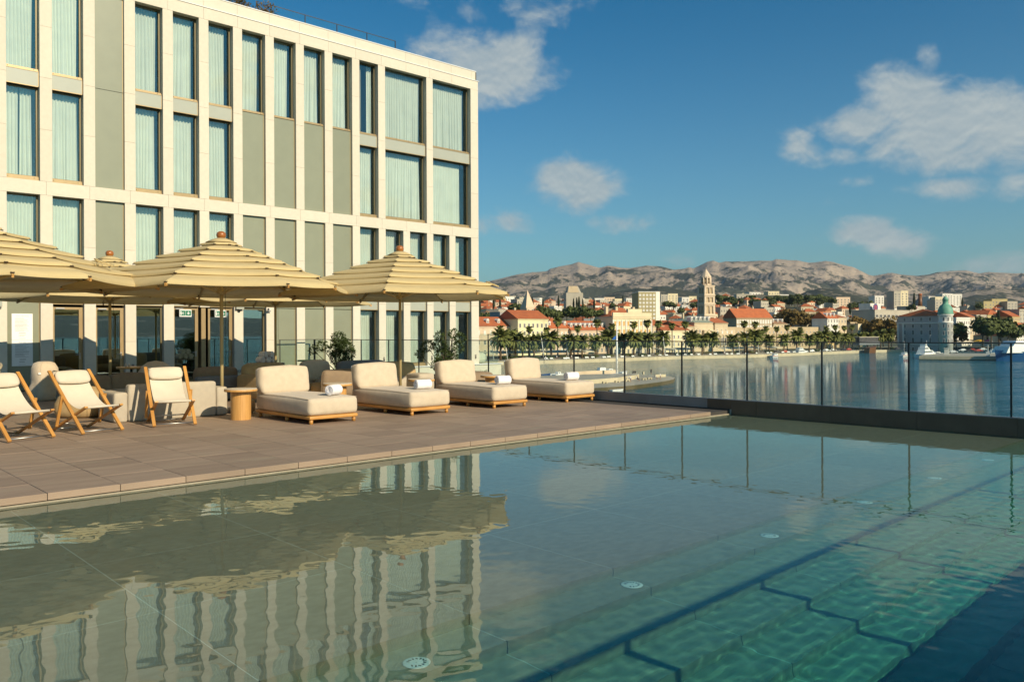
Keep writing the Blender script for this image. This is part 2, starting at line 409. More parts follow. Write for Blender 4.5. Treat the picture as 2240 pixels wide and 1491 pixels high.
# coping strip just above the water, under the shadow gap
struct('coping_strip', MB().box(-5, WALL - .01, EDGE + .004, EDGE + .05, WATER - .3, -.084), M['pooltile'], deck)

# ---- pool: tiled shelf, then six treads down to the deep floor
pool = MB().box(-5, WALL, -.3, EDGE + .04, -2.28, -1.72).build('pool', M['grout']); pool['kind'] = 'structure'
mbp = MB(); VS = [EDGE + .02, 4.062, 3.70, 3.321, 2.951, 2.592, 2.237, 1.888]
ZS = [SHELF, -.478, -.672, -.860, -1.050, -1.242, -1.435, -1.68]
for k in range(7): mbp.box(-5, WALL, VS[k + 1] + .012, VS[k] + .012, -1.73, ZS[k] - .0022)
mbp.build('pool_base', M['grout'], pool)
def slab(w, d, h): 
    mb = MB().box(-w / 2, w / 2, -d / 2, d / 2, -h, 0); return mb.mesh('pool_tile', M['pooltile'])
J = 1.44; G = .008
shelf_cuts = [4.062 + J * k for k in range(4)] + [EDGE + .02]
for a, b in zip(shelf_cuts, shelf_cuts[1:]):
    me = slab(J - G, b - a - G, .02)
    for k in range(-3, 11):
        u0 = .53 + J * k; u1 = min(u0 + J, WALL)
        o = link('tile', me, pool, ((u0 + u1) / 2, (a + b) / 2, SHELF))
        if u1 - u0 < J: o.scale = ((u1 - u0) / J, 1, 1)
for s_ in range(1, 8):
    v1, v0 = VS[s_], (VS[s_ + 1] if s_ < 7 else 1.888 - 1.44)
    me = slab(J - G, v1 - v0 - .003, .02)
    mr = MB().box(-(J - G) / 2, (J - G) / 2, 0, .014, 0, ZS[s_ - 1] - ZS[s_] - .001).mesh('riser_tile', M['pooltile'])
    for k in range(-1, 11):
        u0 = .53 + J * k; u1 = min(u0 + J, WALL); sc = (u1 - u0) / J
        o = link('tile', me, pool, ((u0 + u1) / 2, (v0 + v1) / 2, ZS[s_])); o.scale = (sc, 1, 1)
        o = link('riser', mr, pool, ((u0 + u1) / 2, v1 - .003, ZS[s_])); o.scale = (sc, 1, 1)
MB().box(-5, WALL, EDGE + .0, EDGE + .03, SHELF - .1, WATER - .012).build('pool_side', M['pooltile'], pool)
for o_ in [pool] + [c for c in bpy.data.objects if c.parent == pool]: o_.cycles.is_caustics_receiver = True

# ---- pool lights set in the first tread
mbl = MB(); mbl.lathe([(.0, 0), (.078, 0), (.082, .004), (.078, .008), (.0001, .008)], 32)
pl = thing('pool_light', 'white round light set in the first pool step', 'pool light', (2.82, 3.83, ZS[1]), 0, 'round lights along the first pool step')
mbl.build('plate', M['white'], pl)
for k in range(14):
    if k in (6, 7): continue
    a = 2 * math.pi * k / 14
    MB().box(-.009, .009, -.004, .004, .0081, .0105).build('slot', M['gasket'], pl, (.05 * math.cos(a), .05 * math.sin(a), 0), a + (0 if k % 2 else .8))
MB().lathe([(.004, .008), (.004, .0105)], 8).build('screw', M['steel'], pl)
where = ['closest to the camera', 'second along from the camera', 'third along from the camera', 'third from the far wall', 'second from the far wall', 'nearest the dark far wall']
for k in range(1, 6): copy_tree(pl, (2.82 + 1.978 * k, 3.835, ZS[1]), label='white round light in the first pool step, ' + where[k])
pl['label'] += ', ' + where[0]

for o_ in list(bpy.data.objects):
    if o_.name.split('.')[0] in ('plate', 'slot', 'screw'): o_.cycles.is_caustics_receiver = True
# ---- water body: rippled surface over a closed volume
rs = np.random.RandomState(4)
x0, x1, y0, y1 = -4.9, WALL + .06, -.12, EDGE + .02
nx, ny = 700, 330
X, Y = np.meshgrid(np.linspace(x0, x1, nx), np.linspace(y0, y1, ny), indexing='ij')
Z = np.zeros_like(X); deep = np.clip((4.6 - Y) / 2.4, 0, 1)
for lam, sl, cnt, f0, f1 in ((1.1, .0006, 5, .6, 1.0), (.55, .0011, 7, .6, 1.2), (.30, .0026, 9, .6, 1.25), (.19, .0046, 12, .6, 1.7), (.125, .0054, 14, .6, 1.9)):
    for _ in range(cnt):
        th = rs.normal(.35, .8); l = lam * rs.uniform(.75, 1.3); k = 2 * math.pi / l; ph = rs.uniform(0, 6.28)
        Z += (f0 + (f1 - f0) * deep) * sl / k / math.sqrt(cnt) * 1.4 * np.sin(k * (X * math.cos(th) + Y * math.sin(th)) + ph + .8 * np.sin(.9 * X + 1.7 * Y * rs.uniform(.5, 1.2) + ph))
V3 = np.stack([X, Y, WATER + Z], -1).reshape(-1, 3)
idx = np.arange(nx * ny).reshape(nx, ny)
Q = np.stack([idx[:-1, :-1], idx[1:, :-1], idx[1:, 1:], idx[:-1, 1:]], -1).reshape(-1, 4)
border = np.concatenate([idx[:, 0], idx[-1, 1:], idx[-2::-1, -1], idx[0, -2:0:-1]])
nb = len(border); base = len(V3)
top = V3[border]; bot = top.copy(); bot[:, 2] = -2.1
i0 = np.arange(nb); i1 = (i0 + 1) % nb
side = np.stack([base + i0, base + nb + i0, base + nb + i1, base + i1], -1)
me = bpy.data.meshes.new('pool_water')
faces = [tuple(q) for q in Q.tolist()]
me.from_pydata(V3.tolist(), [], faces)
sm = np.zeros(len(faces), bool); sm[:len(Q)] = True; me.polygons.foreach_set('use_smooth', sm); me.update()
m, t = newmat('pool_water')
g = t.new('ShaderNodeBsdfGlass'); g.inputs['IOR'].default_value = 1.333; g.inputs['Roughness'].default_value = 0.
o = t.new('ShaderNodeOutputMaterial'); t.l.new(g.outputs[0], o.inputs[0])
me.materials.append(m); wat = link('water', me); wat['kind'] = 'structure'; wat.cycles.is_caustics_caster = True
# the body of the water takes up red light; it closes just over the ripples
m, t = newmat('pool_water_body'); va = t.new('ShaderNodeVolumeAbsorption'); va.inputs[0].default_value = (.0, .975, .94, 1); va.inputs[1].default_value = 1.15
o = t.new('ShaderNodeOutputMaterial'); t.l.new(va.outputs[0], o.inputs[1])
wb = MB().box(x0, x1, y0, y1, -2.05, WATER + float(Z.max()) + .004).build('water_body', m); wb['kind'] = 'structure'

# ---- dark slate upstand at the far end, grey kerb along the deck, each of separate slabs
wall = thing('pool_end_wall', 'low dark slate wall closing the far end of the pool', 'wall')
cuts = [-.3, 1.2, 2.85, 4.5, 6.15, 7.8, EDGE + .015]
cuts = [-.3, .98, 2.58, 4.18, 5.78, 7.38, 8.98, 10.17]
for a, b in zip(cuts, cuts[1:]):
    lo = -1.75 if b < EDGE else (-.4 if a < EDGE else .0)
    if a < EDGE < b:
        MB().box(WALL, WALL + .02, a + .002, EDGE, -.5, .196).build('slab', M['slate'], wall); MB().box(WALL - .0, WALL + .02, EDGE + .002, b - .002, .001, .196).build('slab', M['slate'], wall)
    else: MB().box(WALL, WALL + .02, a + .002, b - .002, lo, .196).build('slab', M['slate'], wall)
    MB().box(WALL - .004, WALL + .13, a + .002, b - .002, .196, .208).build('coping', M['curb'], wall)
MB().box(WALL + .02, WALL + .12, -.3, 10.17, -1.8, .195).build('backing', M['grout'], wall)
kerb = thing('deck_kerb', 'low grey kerb at the end of the deck, under the glass railing', 'kerb')
cuts = [10.172 + 1.65 * k for k in range(10)] + [27.1]
for a, b in zip(cuts, cuts[1:]):
    MB().box(WALL + .02, WALL + .13, a + .002, b - .002, -.02, .206).build('slab', M['curb'], kerb)

# ---- glass railing along the far end, and its return along the near side of the pool
def railing(name, label, pts_posts, axis, fixed, z0, z1, thick=.016, post=.028, railw=.05, last_gap=True, group=None):
    r = thing(name, label, 'railing', group=group)
    a0, a1 = pts_posts[0], pts_posts[-1]
    def bx(mb, a, b, c0, c1, z0, z1): return mb.box(fixed + c0, fixed + c1, a, b, z0, z1) if axis == 'y' else mb.box(a, b, fixed + c0, fixed + c1, z0, z1)
    for a, b in zip(pts_posts, pts_posts[1:]):
        bx(MB(), a + post / 2 + .002, b - post / 2 - .002, -thick / 2, thick / 2, z0, z1 - .002).build('pane', M['railglass'], r)
    for a in pts_posts: bx(MB(), a - post / 2, a + post / 2, -post / 2, post / 2, z0 - .03, z1 - .001).build('post', M['gasket'], r)
    bx(MB(), a0 - .02, a1 + .02, -railw / 2, railw / 2, z1, z1 + .022).build('top_rail', M['rail'], r)
    return r
posts = [9.245 + 1.6485 * k for k in range(-6, 12)]
railing('glass_railing', 'long frameless glass railing with black joints along the far end of the terrace', posts[:-1] + [27.2], 'y', 15.45, .215, 1.43)
railing('glass_railing', 'short glass railing panel turning in front of the hotel facade', [14.05, 15.42], 'x', 27.22, .05, 1.43)
RV = -.03
railing('glass_railing', 'glass railing along the near side of the pool, behind the viewer', [4.28 + 1.65 * k - 1.65 * 6 for k in range(0, 14)], 'x', RV, .0, 1.43, post=.06, railw=.07)
near = thing('pool_side_wall', 'low slate wall along the near side of the pool', 'wall')
for k in range(-3, 11):
    u0 = .53 + J * k; MB().box(u0 + .002, min(u0 + J, WALL) - .002, -.16, .03, -1.75, -.02).build('slab', M['slate'], near)
# ================================================================ the hotel
hotel = thing('hotel_building', 'pale stone hotel with tall windows, green panels and a flat roof beside the terrace', 'hotel')
V = FACADE
CX = [5.245 + 1.2 * i for i in range(16)]         # left edges of the column lines
CW = .335
def col_x(i): return CX[i], CX[i] + CW
CX[15] = 23.262
Z_B, Z_A, Z_T, Z_C, Z_P = 5.836, 6.243, 12.348, 12.745, 13.2
GAP = .004
def stone(x0, x1, y0, y1, z0, z1, mat='stone', name='stone_panel'):
    b = .003
    mb = MB(); x0 += GAP / 2; x1 -= GAP / 2; z0 += GAP / 2; z1 -= GAP / 2
    mb.add([(x0, y0 + b, z0), (x1, y0 + b, z0), (x1, y0 + b, z1), (x0, y0 + b, z1), (x0 + b, y0, z0 + b), (x1 - b, y0, z0 + b), (x1 - b, y0, z1 - b), (x0 + b, y0, z1 - b),
            (x0, y1, z0), (x1, y1, z0), (x1, y1, z1), (x0, y1, z1)],
           [(4, 5, 6, 7), (0, 1, 5, 4), (1, 2, 6, 5), (2, 3, 7, 6), (3, 0, 4, 7), (0, 8, 9, 1), (1, 9, 10, 2), (2, 10, 11, 3), (3, 11, 8, 0)])
    return mb.build(name, M[mat], hotel)
JZ = [Z_A, 7.79, 9.345, 10.88, Z_T]; J1 = [2.83, 4.345, Z_B]; J0 = [0., 1.43, 2.83]
upper_skip, lower_skip = (12, 14), ()
for i in range(16):
    x0, x1 = col_x(i); x1 = 23.695 if i == 15 else x1
    base = 0. if CX[i] < 15. else .30
    if i not in upper_skip:
        for a, b in zip(JZ, JZ[1:]): stone(x0, x1, V, V + .30, a, b)
    for a, b in zip(J1, J1[1:]): stone(x0, x1, V, V + .30, a, b)
    if i == 5:
        stone(x0 + .06, x1 - .12, V + .05, V + .30, 0., 2.56, 'bronze', 'door_mullion'); stone(x0, x1, V, V + .3, 2.565, 2.83)
    else:
        for a, b in zip([base] + J0[1:], J0[1:]): stone(x0, x1, V, V + .30, a, b)
mids = [CX[0] - .4] + [CX[i] + CW / 2 for i in range(1, 15)] + [23.695]
for a, b in zip(mids, mids[1:]):
    stone(a, b, V, V + .30, Z_B, Z_A); stone(a, b, V, V + .30, Z_T, Z_C)
pm = [a + .02 for a in mids[:-1]] + [23.36, 23.60]
for a, b in zip(pm, pm[1:]): stone(a, b, V + .06, V + .16, Z_C + .035, Z_P - .03, 'parapet', 'parapet_panel')
MB().box(4.8, 23.66, V + .07, V + .4, Z_C, Z_P - .05).build('parapet_backing', M['core'], hotel)
MB().box(4.8, 23.63, V + .04, V + .45, Z_P - .028, Z_P).build('parapet_cap', M['white'], hotel)
MB().box(4.8, 23.745, V - .025, V + .32, Z_C + .003, Z_C + .028).build('cornice_ledge', M['white'], hotel)
# structure behind the facade: rooms
mb = MB(); mb.box(4.6, 23.68, V + 2.6, V + 12, .0, Z_C - .01); mb.box(4.6, 23.68, V + .5, V + 12, Z_C - .3, Z_C - .01)
mb.box(4.6, 23.68, V + .32, V + 2.6, Z_B + .05, Z_A - .05); mb.box(4.6, 23.68, V + .32, V + 2.6, 9.1, 9.48); mb.box(4.6, 23.68, V + .32, V + 2.6, 2.62, 3.0)
mb.box(4.6, 23.68, V + .32, V + 2.6, -.3, .02); mb.box(23.4, 23.675, V + .302, V + 12, .0, Z_C - .32); mb.box(4.6, 5.24, V + .302, V + 12, 0, Z_C)
for i in range(1, 15): mb.box(CX[i] + .08, CX[i] + .26, V + .305, V + 2.6, .02, Z_B if i in (12, 14) else Z_T + .2)
mb.build('wall', M['core'], hotel)
MB().box(4.6, 23.68, V + .45, V + 12, Z_C, Z_C + .05).build('roof', M['curb'], hotel)

# ---- windows
crng = random.Random(11)
def curtain_mesh(w, h, seed, beige=False):
    rng = random.Random(seed); n = max(24, int(w * 46)); rows = 7; mb = MB()
    ph = rng.uniform(0, 6); f = 2 * math.pi / rng.uniform(.085, .115); lean = rng.uniform(-.05, .05); gath = rng.uniform(0, 1)
    f2 = 2 * math.pi / rng.uniform(.25, .5); p2 = rng.uniform(0, 6)
    for j in range(rows + 1):
        tz = j / rows
        for i in range(n + 1):
            s_ = i / n
            d = 1 - tz                                     # 1 at the hem
            amp = .030 + .022 * d * (.5 + .5 * math.sin(f2 * s_ * w + p2))
            x = s_ * w + lean * d * math.sin(math.pi * s_) + .03 * d * math.sin(f2 * s_ * w * .7 + ph)
            y = amp * math.sin(f * (s_ * w) + ph + .9 * d * math.sin(3 * s_ + p2)) + .05 * d * math.sin(f2 * s_ * w + p2) * gath
            mb.v.append((x, y, tz * h))
    for j in range(rows):
        for i in range(n):
            a = j * (n + 1) + i; mb.f.append((a, a + 1, a + n + 2, a + n + 1)); mb.m.append(0); mb.sm.append(True)
    return mb.mesh('curtain', M['curtain_beige'] if beige else M['curtain'])
def window(x0, x1, z0, z1, sill=.12, gap=0., gapside='r', beige=0., dots=2, depth=.24, split=0.):
    """bronze frame set back in the opening > pane, curtain, sill"""
    fw = .045; y = V + depth; mb = MB()
    a, b = x0 + .004, x1 - .004
    mb.box(a, a + fw * .5, y, y + .06, z0 + sill, z1); mb.box(b - fw, b, y, y + .06, z0 + sill, z1)
    mb.box(a + fw * .5, b - fw, y, y + .06, z1 - fw, z1); mb.box(a + fw * .5, b - fw, y, y + .06, z0 + sill, z0 + sill + fw * .6)
    win = mb.build('window', M['darkframe'], hotel)
    MB().box(a + fw * .5, b - fw, y + .022, y + .03, z0 + sill + fw * .6, z1 - fw).build('pane', M['winglass'], win)
    sl_ = MB(); sl_.box(a, b, V + .14, y + .05, z0 + .004, z0 + sill); sl_.box(a - .0, b + .0, V + .10, V + .138, z0 + .004, z0 + .03)
    so_ = sl_.build('sill', M['bronze'], win)
    n = dots
    for k in range(n):
        xx = a + (.045 if n == 2 and k == 0 else (b - a) * (k + (1 if n > 2 else .85)) / (n + (.35 if n > 2 else 0)) if not (n == 2 and k == 1) else (b - a) - .13)
        MB().box(xx, xx + .022, V + .137, V + .1395, z0 + sill * .5, z0 + sill * .5 + .022).build('weep_hole', M['gasket'], win)
    W_ = (b - a) - fw
    seed = crng.randint(0, 9999); H_ = z1 - z0 - sill + .1
    w_ = W_ - gap
    if beige:
        link('curtain', curtain_mesh(beige, H_, seed + 1, True), win, (a + .02, y + .22, z0 + sill - .05))
        link('curtain', curtain_mesh(w_ - beige, H_, seed), win, (a + .02 + beige + gap, y + .19, z0 + sill - .05))
    elif split:
        for q0, q1 in ((0, split - .02), (split + .03, 1)): link('curtain', curtain_mesh(w_ * (q1 - q0), H_, seed + int(q0 * 9)), win, (a + w_ * q0, y + .20, z0 + sill - .05))
    else: link('curtain', curtain_mesh(w_, H_, seed), win, (a + .0 + (0 if gapside == 'r' else gap), y + .20, z0 + sill - .05))
    return win
def panel(x0, x1, z0, z1, mat='panel', y=.11, name='facade_panel', trim=False):
    mb = MB(); mb.box(x0 + .003, x1 - .022, V + y, V + y + .04, z0 + .004, z1 - .004)
    o = mb.build(name, M[mat], hotel)
    mb = MB(); mb.box(x1 - .022, x1 - .004, V + y + .004, V + .3, z0 + .004, z1 - .004)
    if trim: mb.box(x0 + .003, x1 - .022, V + y - .02, V + y + .04, z0 - .022, z0 + .003); mb.box(x0 + .003, x1 - .022, V + y - .012, V + y + .04, z1 - .003, z1 + .012)
    mb.build('trim', M['bronze'], o)
    return o
def bay(i, j=None): return CX[i] + CW, CX[j if j is not None else i + 1]
full = (0, 1, 3, 4, 5, 10)
for i in full:
    x0, x1 = bay(i)
    window(x0, x1, 9.50, Z_T, .085, gap=.10 if i == 5 else (.25 if i == 10 else crng.uniform(.0, .07)), beige=.30 if i == 10 else 0.)
    panel(x0, x1, 9.062, 9.495, 'spandrel', .085, trim=True)
    window(x0, x1, Z_A + .004, 9.035, .13, gap=.10 if i == 5 else crng.uniform(0, .09), split=(.55 if i == 0 else 0.))
    window(x0, x1, 3.0, Z_B, .115, gap=crng.uniform(0, .08))
x0, x1 = bay(2); panel(x0, x1, 9.35, Z_T + .3); panel(x0, x1, Z_A, 9.342); panel(x0, x1, 2.83, Z_B)
for i in (6, 7, 8, 9):
    x0, x1 = bay(i)
    window(x0, x1, 9.50, Z_T, .085, gap=.14 if i == 9 else .05, gapside='l' if i == 9 else 'r')
    panel(x0, x1, Z_A, 9.49); panel(x0, x1, 2.59, Z_B)
    if i > 6: panel(x0, x1, .02, 2.575)
for a, b in ((11, 13), (13, 15)):
    x0, x1 = bay(a, b)
    window(x0, x1, 9.50, Z_T, .085, gap=.06, dots=3); panel(x0, x1, 9.062, 9.495, 'spandrel', .085, trim=True)
    window(x0, x1, Z_A + .004, 9.035, .13, gap=.26 if a == 13 else .04, dots=3)
for i in (11, 12, 13, 14):
    x0, x1 = bay(i); window(x0, x1, 3.0, Z_B, .115, gap=.30 if i == 14 else .12, dots=1)
for i in (10, 11, 12, 13, 14):
    x0, x1 = bay(i)
    panel(x0, x1, 2.60, 2.995, 'spandrel', .085, trim=True); window(x0, x1, .30 if i > 8 else .02, 2.575, .12, gap=.34 if i == 14 else .14, dots=1)
# ---- ground floor: notice panel, doors, fixed glazing
x0, x1 = bay(0); panel(x0, x1, .02, 2.99, 'panel')
def glazing(i, kind, zt=2.55):
    x0, x1 = bay(i); y = V + .16; fw = .075 if kind == 'door' else .04
    if kind != 'plain': panel(x0, x1, 2.60, 2.995, 'spandrel', .085, trim=True)
    mb = MB(); mb.box(x0 + .004, x0 + fw, y, y + .07, .02, zt); mb.box(x1 - fw * 1.5, x1 - .004, y, y + .07, .02, zt)
    mb.box(x0 + fw, x1 - fw * 1.5, y, y + .07, zt - fw, zt); mb.box(x0 + fw, x1 - fw * 1.5, y, y + .07, .02, .02 + fw)
    d = mb.build('door' if kind == 'door' else 'window', M['bronze' if kind == 'door' else 'darkframe'], hotel)
    MB().box(x0 + fw, x1 - fw * 1.5, y + .03, y + .04, .02 + fw, zt - fw).build('pane', M['darkglass'], d)
    if kind == 'door':
        hb = MB(); hx = x1 - fw * 1.5 + .03; hb.tube([(hx, y - .05, 1.04), (hx - .13, y - .05, 1.04)], .012, 8); hb.tube([(hx, y - .05, 1.04), (hx, y, 1.04)], .01, 8); hb.box(hx - .02, hx + .02, y - .004, y, .9, 1.1)
        hb.build('handle', M['steel'], d)
        cl = MB().box(x0 + .1, x0 + .35, y - .03, y, zt - .06, zt - .02); cl.build('door_closer', M['steel'], d)
    return d
for i in (1, 2): glazing(i, 'door', 2.5)
glazing(3, 'glass')
for i in (4, 5): glazing(i, 'door')
x0, x1 = bay(6); glazing(6, 'plain')
# the notice: two framed sheets one above the other
no = thing('notice_board', 'white pool rules poster in two sheets on the green panel by the doors', 'poster', (5.71, V + .10, .74))
for k, (a, b) in enumerate(((0, .77), (.774, 1.545))):
    sh = MB().box(0, .545, -.006, .006, a, b).build('sheet', M['paper'], no)
    def text(body, size, x, z, mat, parent):
        c = bpy.data.curves.new('lettering', 'FONT'); c.body = body; c.size = size; c.align_x = 'CENTER'; c.extrude = .0008
        c.materials.append(M[mat]); fo = bpy.data.objects.new('lettering', c); COL.objects.link(fo); bpy.context.view_layer.update(); me = bpy.data.meshes.new_from_object(fo.evaluated_get(bpy.context.evaluated_depsgraph_get()))
        bpy.data.objects.remove(fo); o = link('lettering', me, parent)
        o.location = (x, -.0075, z); o.rotation_euler = (math.pi / 2, 0, 0); return o
    text('Pravila korištenja bazena' if k else 'Pool rules', .034 if k else .046, .272, b - .085, 'signblue', sh)
    rng = random.Random(k); ln = MB(); z = b - .14
    while z > a + .25:
        ln.box(.085, .085 + rng.uniform(.2, .37), -.0075, -.0062, z, z + .006); z -= rng.choice((.017, .03, .017))
    for zz in (a + .2, a + .18, a + .13, a + .112, a + .04): ln.box(.272 - rng.uniform(.05, .1), .272 + rng.uniform(.05, .1), -.0075, -.0062, zz, zz + .008)
    ln.build('small_print', M['signgrey'], sh)
# emergency exit signs above the two doors
def exit_sign(x, lab):
    e = thing('exit_sign', lab, 'exit sign', (x, V - .02, 2.36))
    MB().box(-.2, .2, -.02, .02, -.12, .12).build('housing', M['white'], e)
    MB().box(-.18, -.005, -.024, -.0205, -.085, .085).build('running_panel', M['signgreen'], e); MB().box(.005, .18, -.024, -.0205, -.085, .085).build('arrow_panel', M['signgreen'], e)
    f = MB()                                          # running figure leaving through a doorway
    f.box(-.168, -.135, -.0262, -.0243, -.06, .06)
    f.lathe([(.012, 0), (.012, .002)], 10, c=(-.075, -.0255, .05)) 
    for p, q, wd in (((-.08, .035), (-.095, -.01), .022), ((-.095, -.01), (-.06, -.028), .012), ((-.06, -.028), (-.065, -.06), .012), ((-.095, -.01), (-.125, -.03), .012), ((-.125, -.03), (-.135, -.06), .01), ((-.08, .028), (-.05, .01), .01), ((-.08, .028), (-.115, .015), .01)):
        f.bar((p[0], -.0253, p[1]), (q[0], -.0253, q[1]), wd, .002, up=(0, 1, 0))
    f.build('running_figure', M['white'], e)
    a = MB(); a.box(.082, .104, -.0262, -.0243, -.02, .06)
    a.add([(.045, -.0262, .0), (.093, -.0262, -.055), (.141, -.0262, .0), (.122, -.0262, .012), (.093, -.0262, -.02), (.064, -.0262, .012)], [(0, 1, 4, 5), (1, 2, 3, 4)])
    a.build('down_arrow', M['white'], e)
    MB().box(-.16, .16, .02, .18, -.1, .1).build('bracket', M['bronze'], e)
x0, x1 = bay(4); exit_sign(x0 + .36, 'green and white exit sign over the left door of the pair')
x0, x1 = bay(5); exit_sign(x0 + .36, 'green and white exit sign over the right door, partly behind a parasol pole')
# small fittings
def camera_thing(x, z, lab, dome=False):
    c = thing('security_camera', lab, 'camera', (x, V, z))
    if dome:
        MB().box(-.14, .14, -.12, 0, .02, .2).build('housing', M['spandrel'], c); MB().lathe([(.0001, -.07), (.05, -.045), (.06, 0), (.06, .02)], 14, c=(0, -.06, 0)).build('dome', M['gasket'], c)
    else:
        MB().box(-.04, .04, -.05, 0, -.06, .06).build('bracket', M['white'], c); MB().tube([(0, -.05, 0), (-.12, -.2, .05)], .045, 12).build('body', M['white'], c); MB().tube([(-.12, -.2, .05), (-.124, -.206, .052)], .038, 12).build('lens', M['gasket'], c)
camera_thing(CX[7] + .1, 2.48, 'white bullet camera on the column right of the doors')
camera_thing(CX[6] + .17, 2.5, 'grey box camera with a dome on the column between door and glazing', True)
camera_thing(CX[0] + .05, 2.45, 'grey dome camera high on the column left of the pool rules poster', True)
nm = {1: 'under the shadow left of the first door', 3: 'beside the second door, in the shadow edge', 9: 'left of the first bush', 11: 'behind the middle parasol pole', 13: 'behind the right bush', 15: 'on the end column'}
for i in (1, 3, 9, 11, 13, 15):
    l = thing('wall_light', 'small metal wall light low on the column ' + nm[i], 'wall light', (CX[i] + .22, V, .62), 0, 'small lights on the stone columns')
    MB().box(-.03, .03, -.035, 0, -.09, .09).build('housing', M['curb'], l); MB().box(-.02, .02, -.0375, -.0352, -.06, .0).build('slot', M['gasket'], l)
so_ = thing('socket_box', 'grey double socket low on the column beside the open glazing', 'socket', (CX[6] + .17, V, .36))
MB().box(-.11, .11, -.03, 0, -.06, .06).build('housing', M['spandrel'], so_)
for xx in (-.055, .055): MB().lathe([(.035, 0), (.035, .012)], 12).build('cover', M['curb'], so_, (xx, -.03, 0)).rotation_euler = (math.pi / 2, 0, 0)
# roof terrace balustrade and shrubs
railing('roof_railing', 'thin glass railing set back on the hotel roof', [14.93 + 1.45 * k for k in range(5)], 'x', 29.5, Z_C + .05, 14.36, post=.03, railw=.025)
# plinth and glass return at the hotel's far corner
pb = thing('plinth_wall', 'pale rendered plinth wall running on past the hotel corner', 'wall')
mb = MB(); mb.box(15.5, 24.9, V - .12, V + .5, SEA - 1, .262); mb.build('render', M['plinth'], pb)
MB().box(15.5, 24.95, V - .17, V + .52, .264, .30).build('coping', M['white'], pb)
g = thing('glass_screen', 'green tinted glass screen beyond the hotel corner', 'glass screen')
for a, b in ((23.82, 24.28), (24.29, 24.86)): MB().box(a, b, V + .06, V + .08, .30, 1.62).build('pane', M['railglass'], g)
MB().box(24.862, 24.88, V + .06, V + 3., .30, 1.62).build('pane', M['railglass'], g)
MB().box(24.275, 24.297, V + .05, V + .09, .30, 1.62).build('post', M['gasket'], g)
pod = MB().soft(23.75, 24.45, V + .2, V + 1.6, .30, .80, .25, n=4).build('daybed', M['plinth']); tag(pod, 'rounded pale green daybed behind the glass screen at the hotel corner', 'daybed')
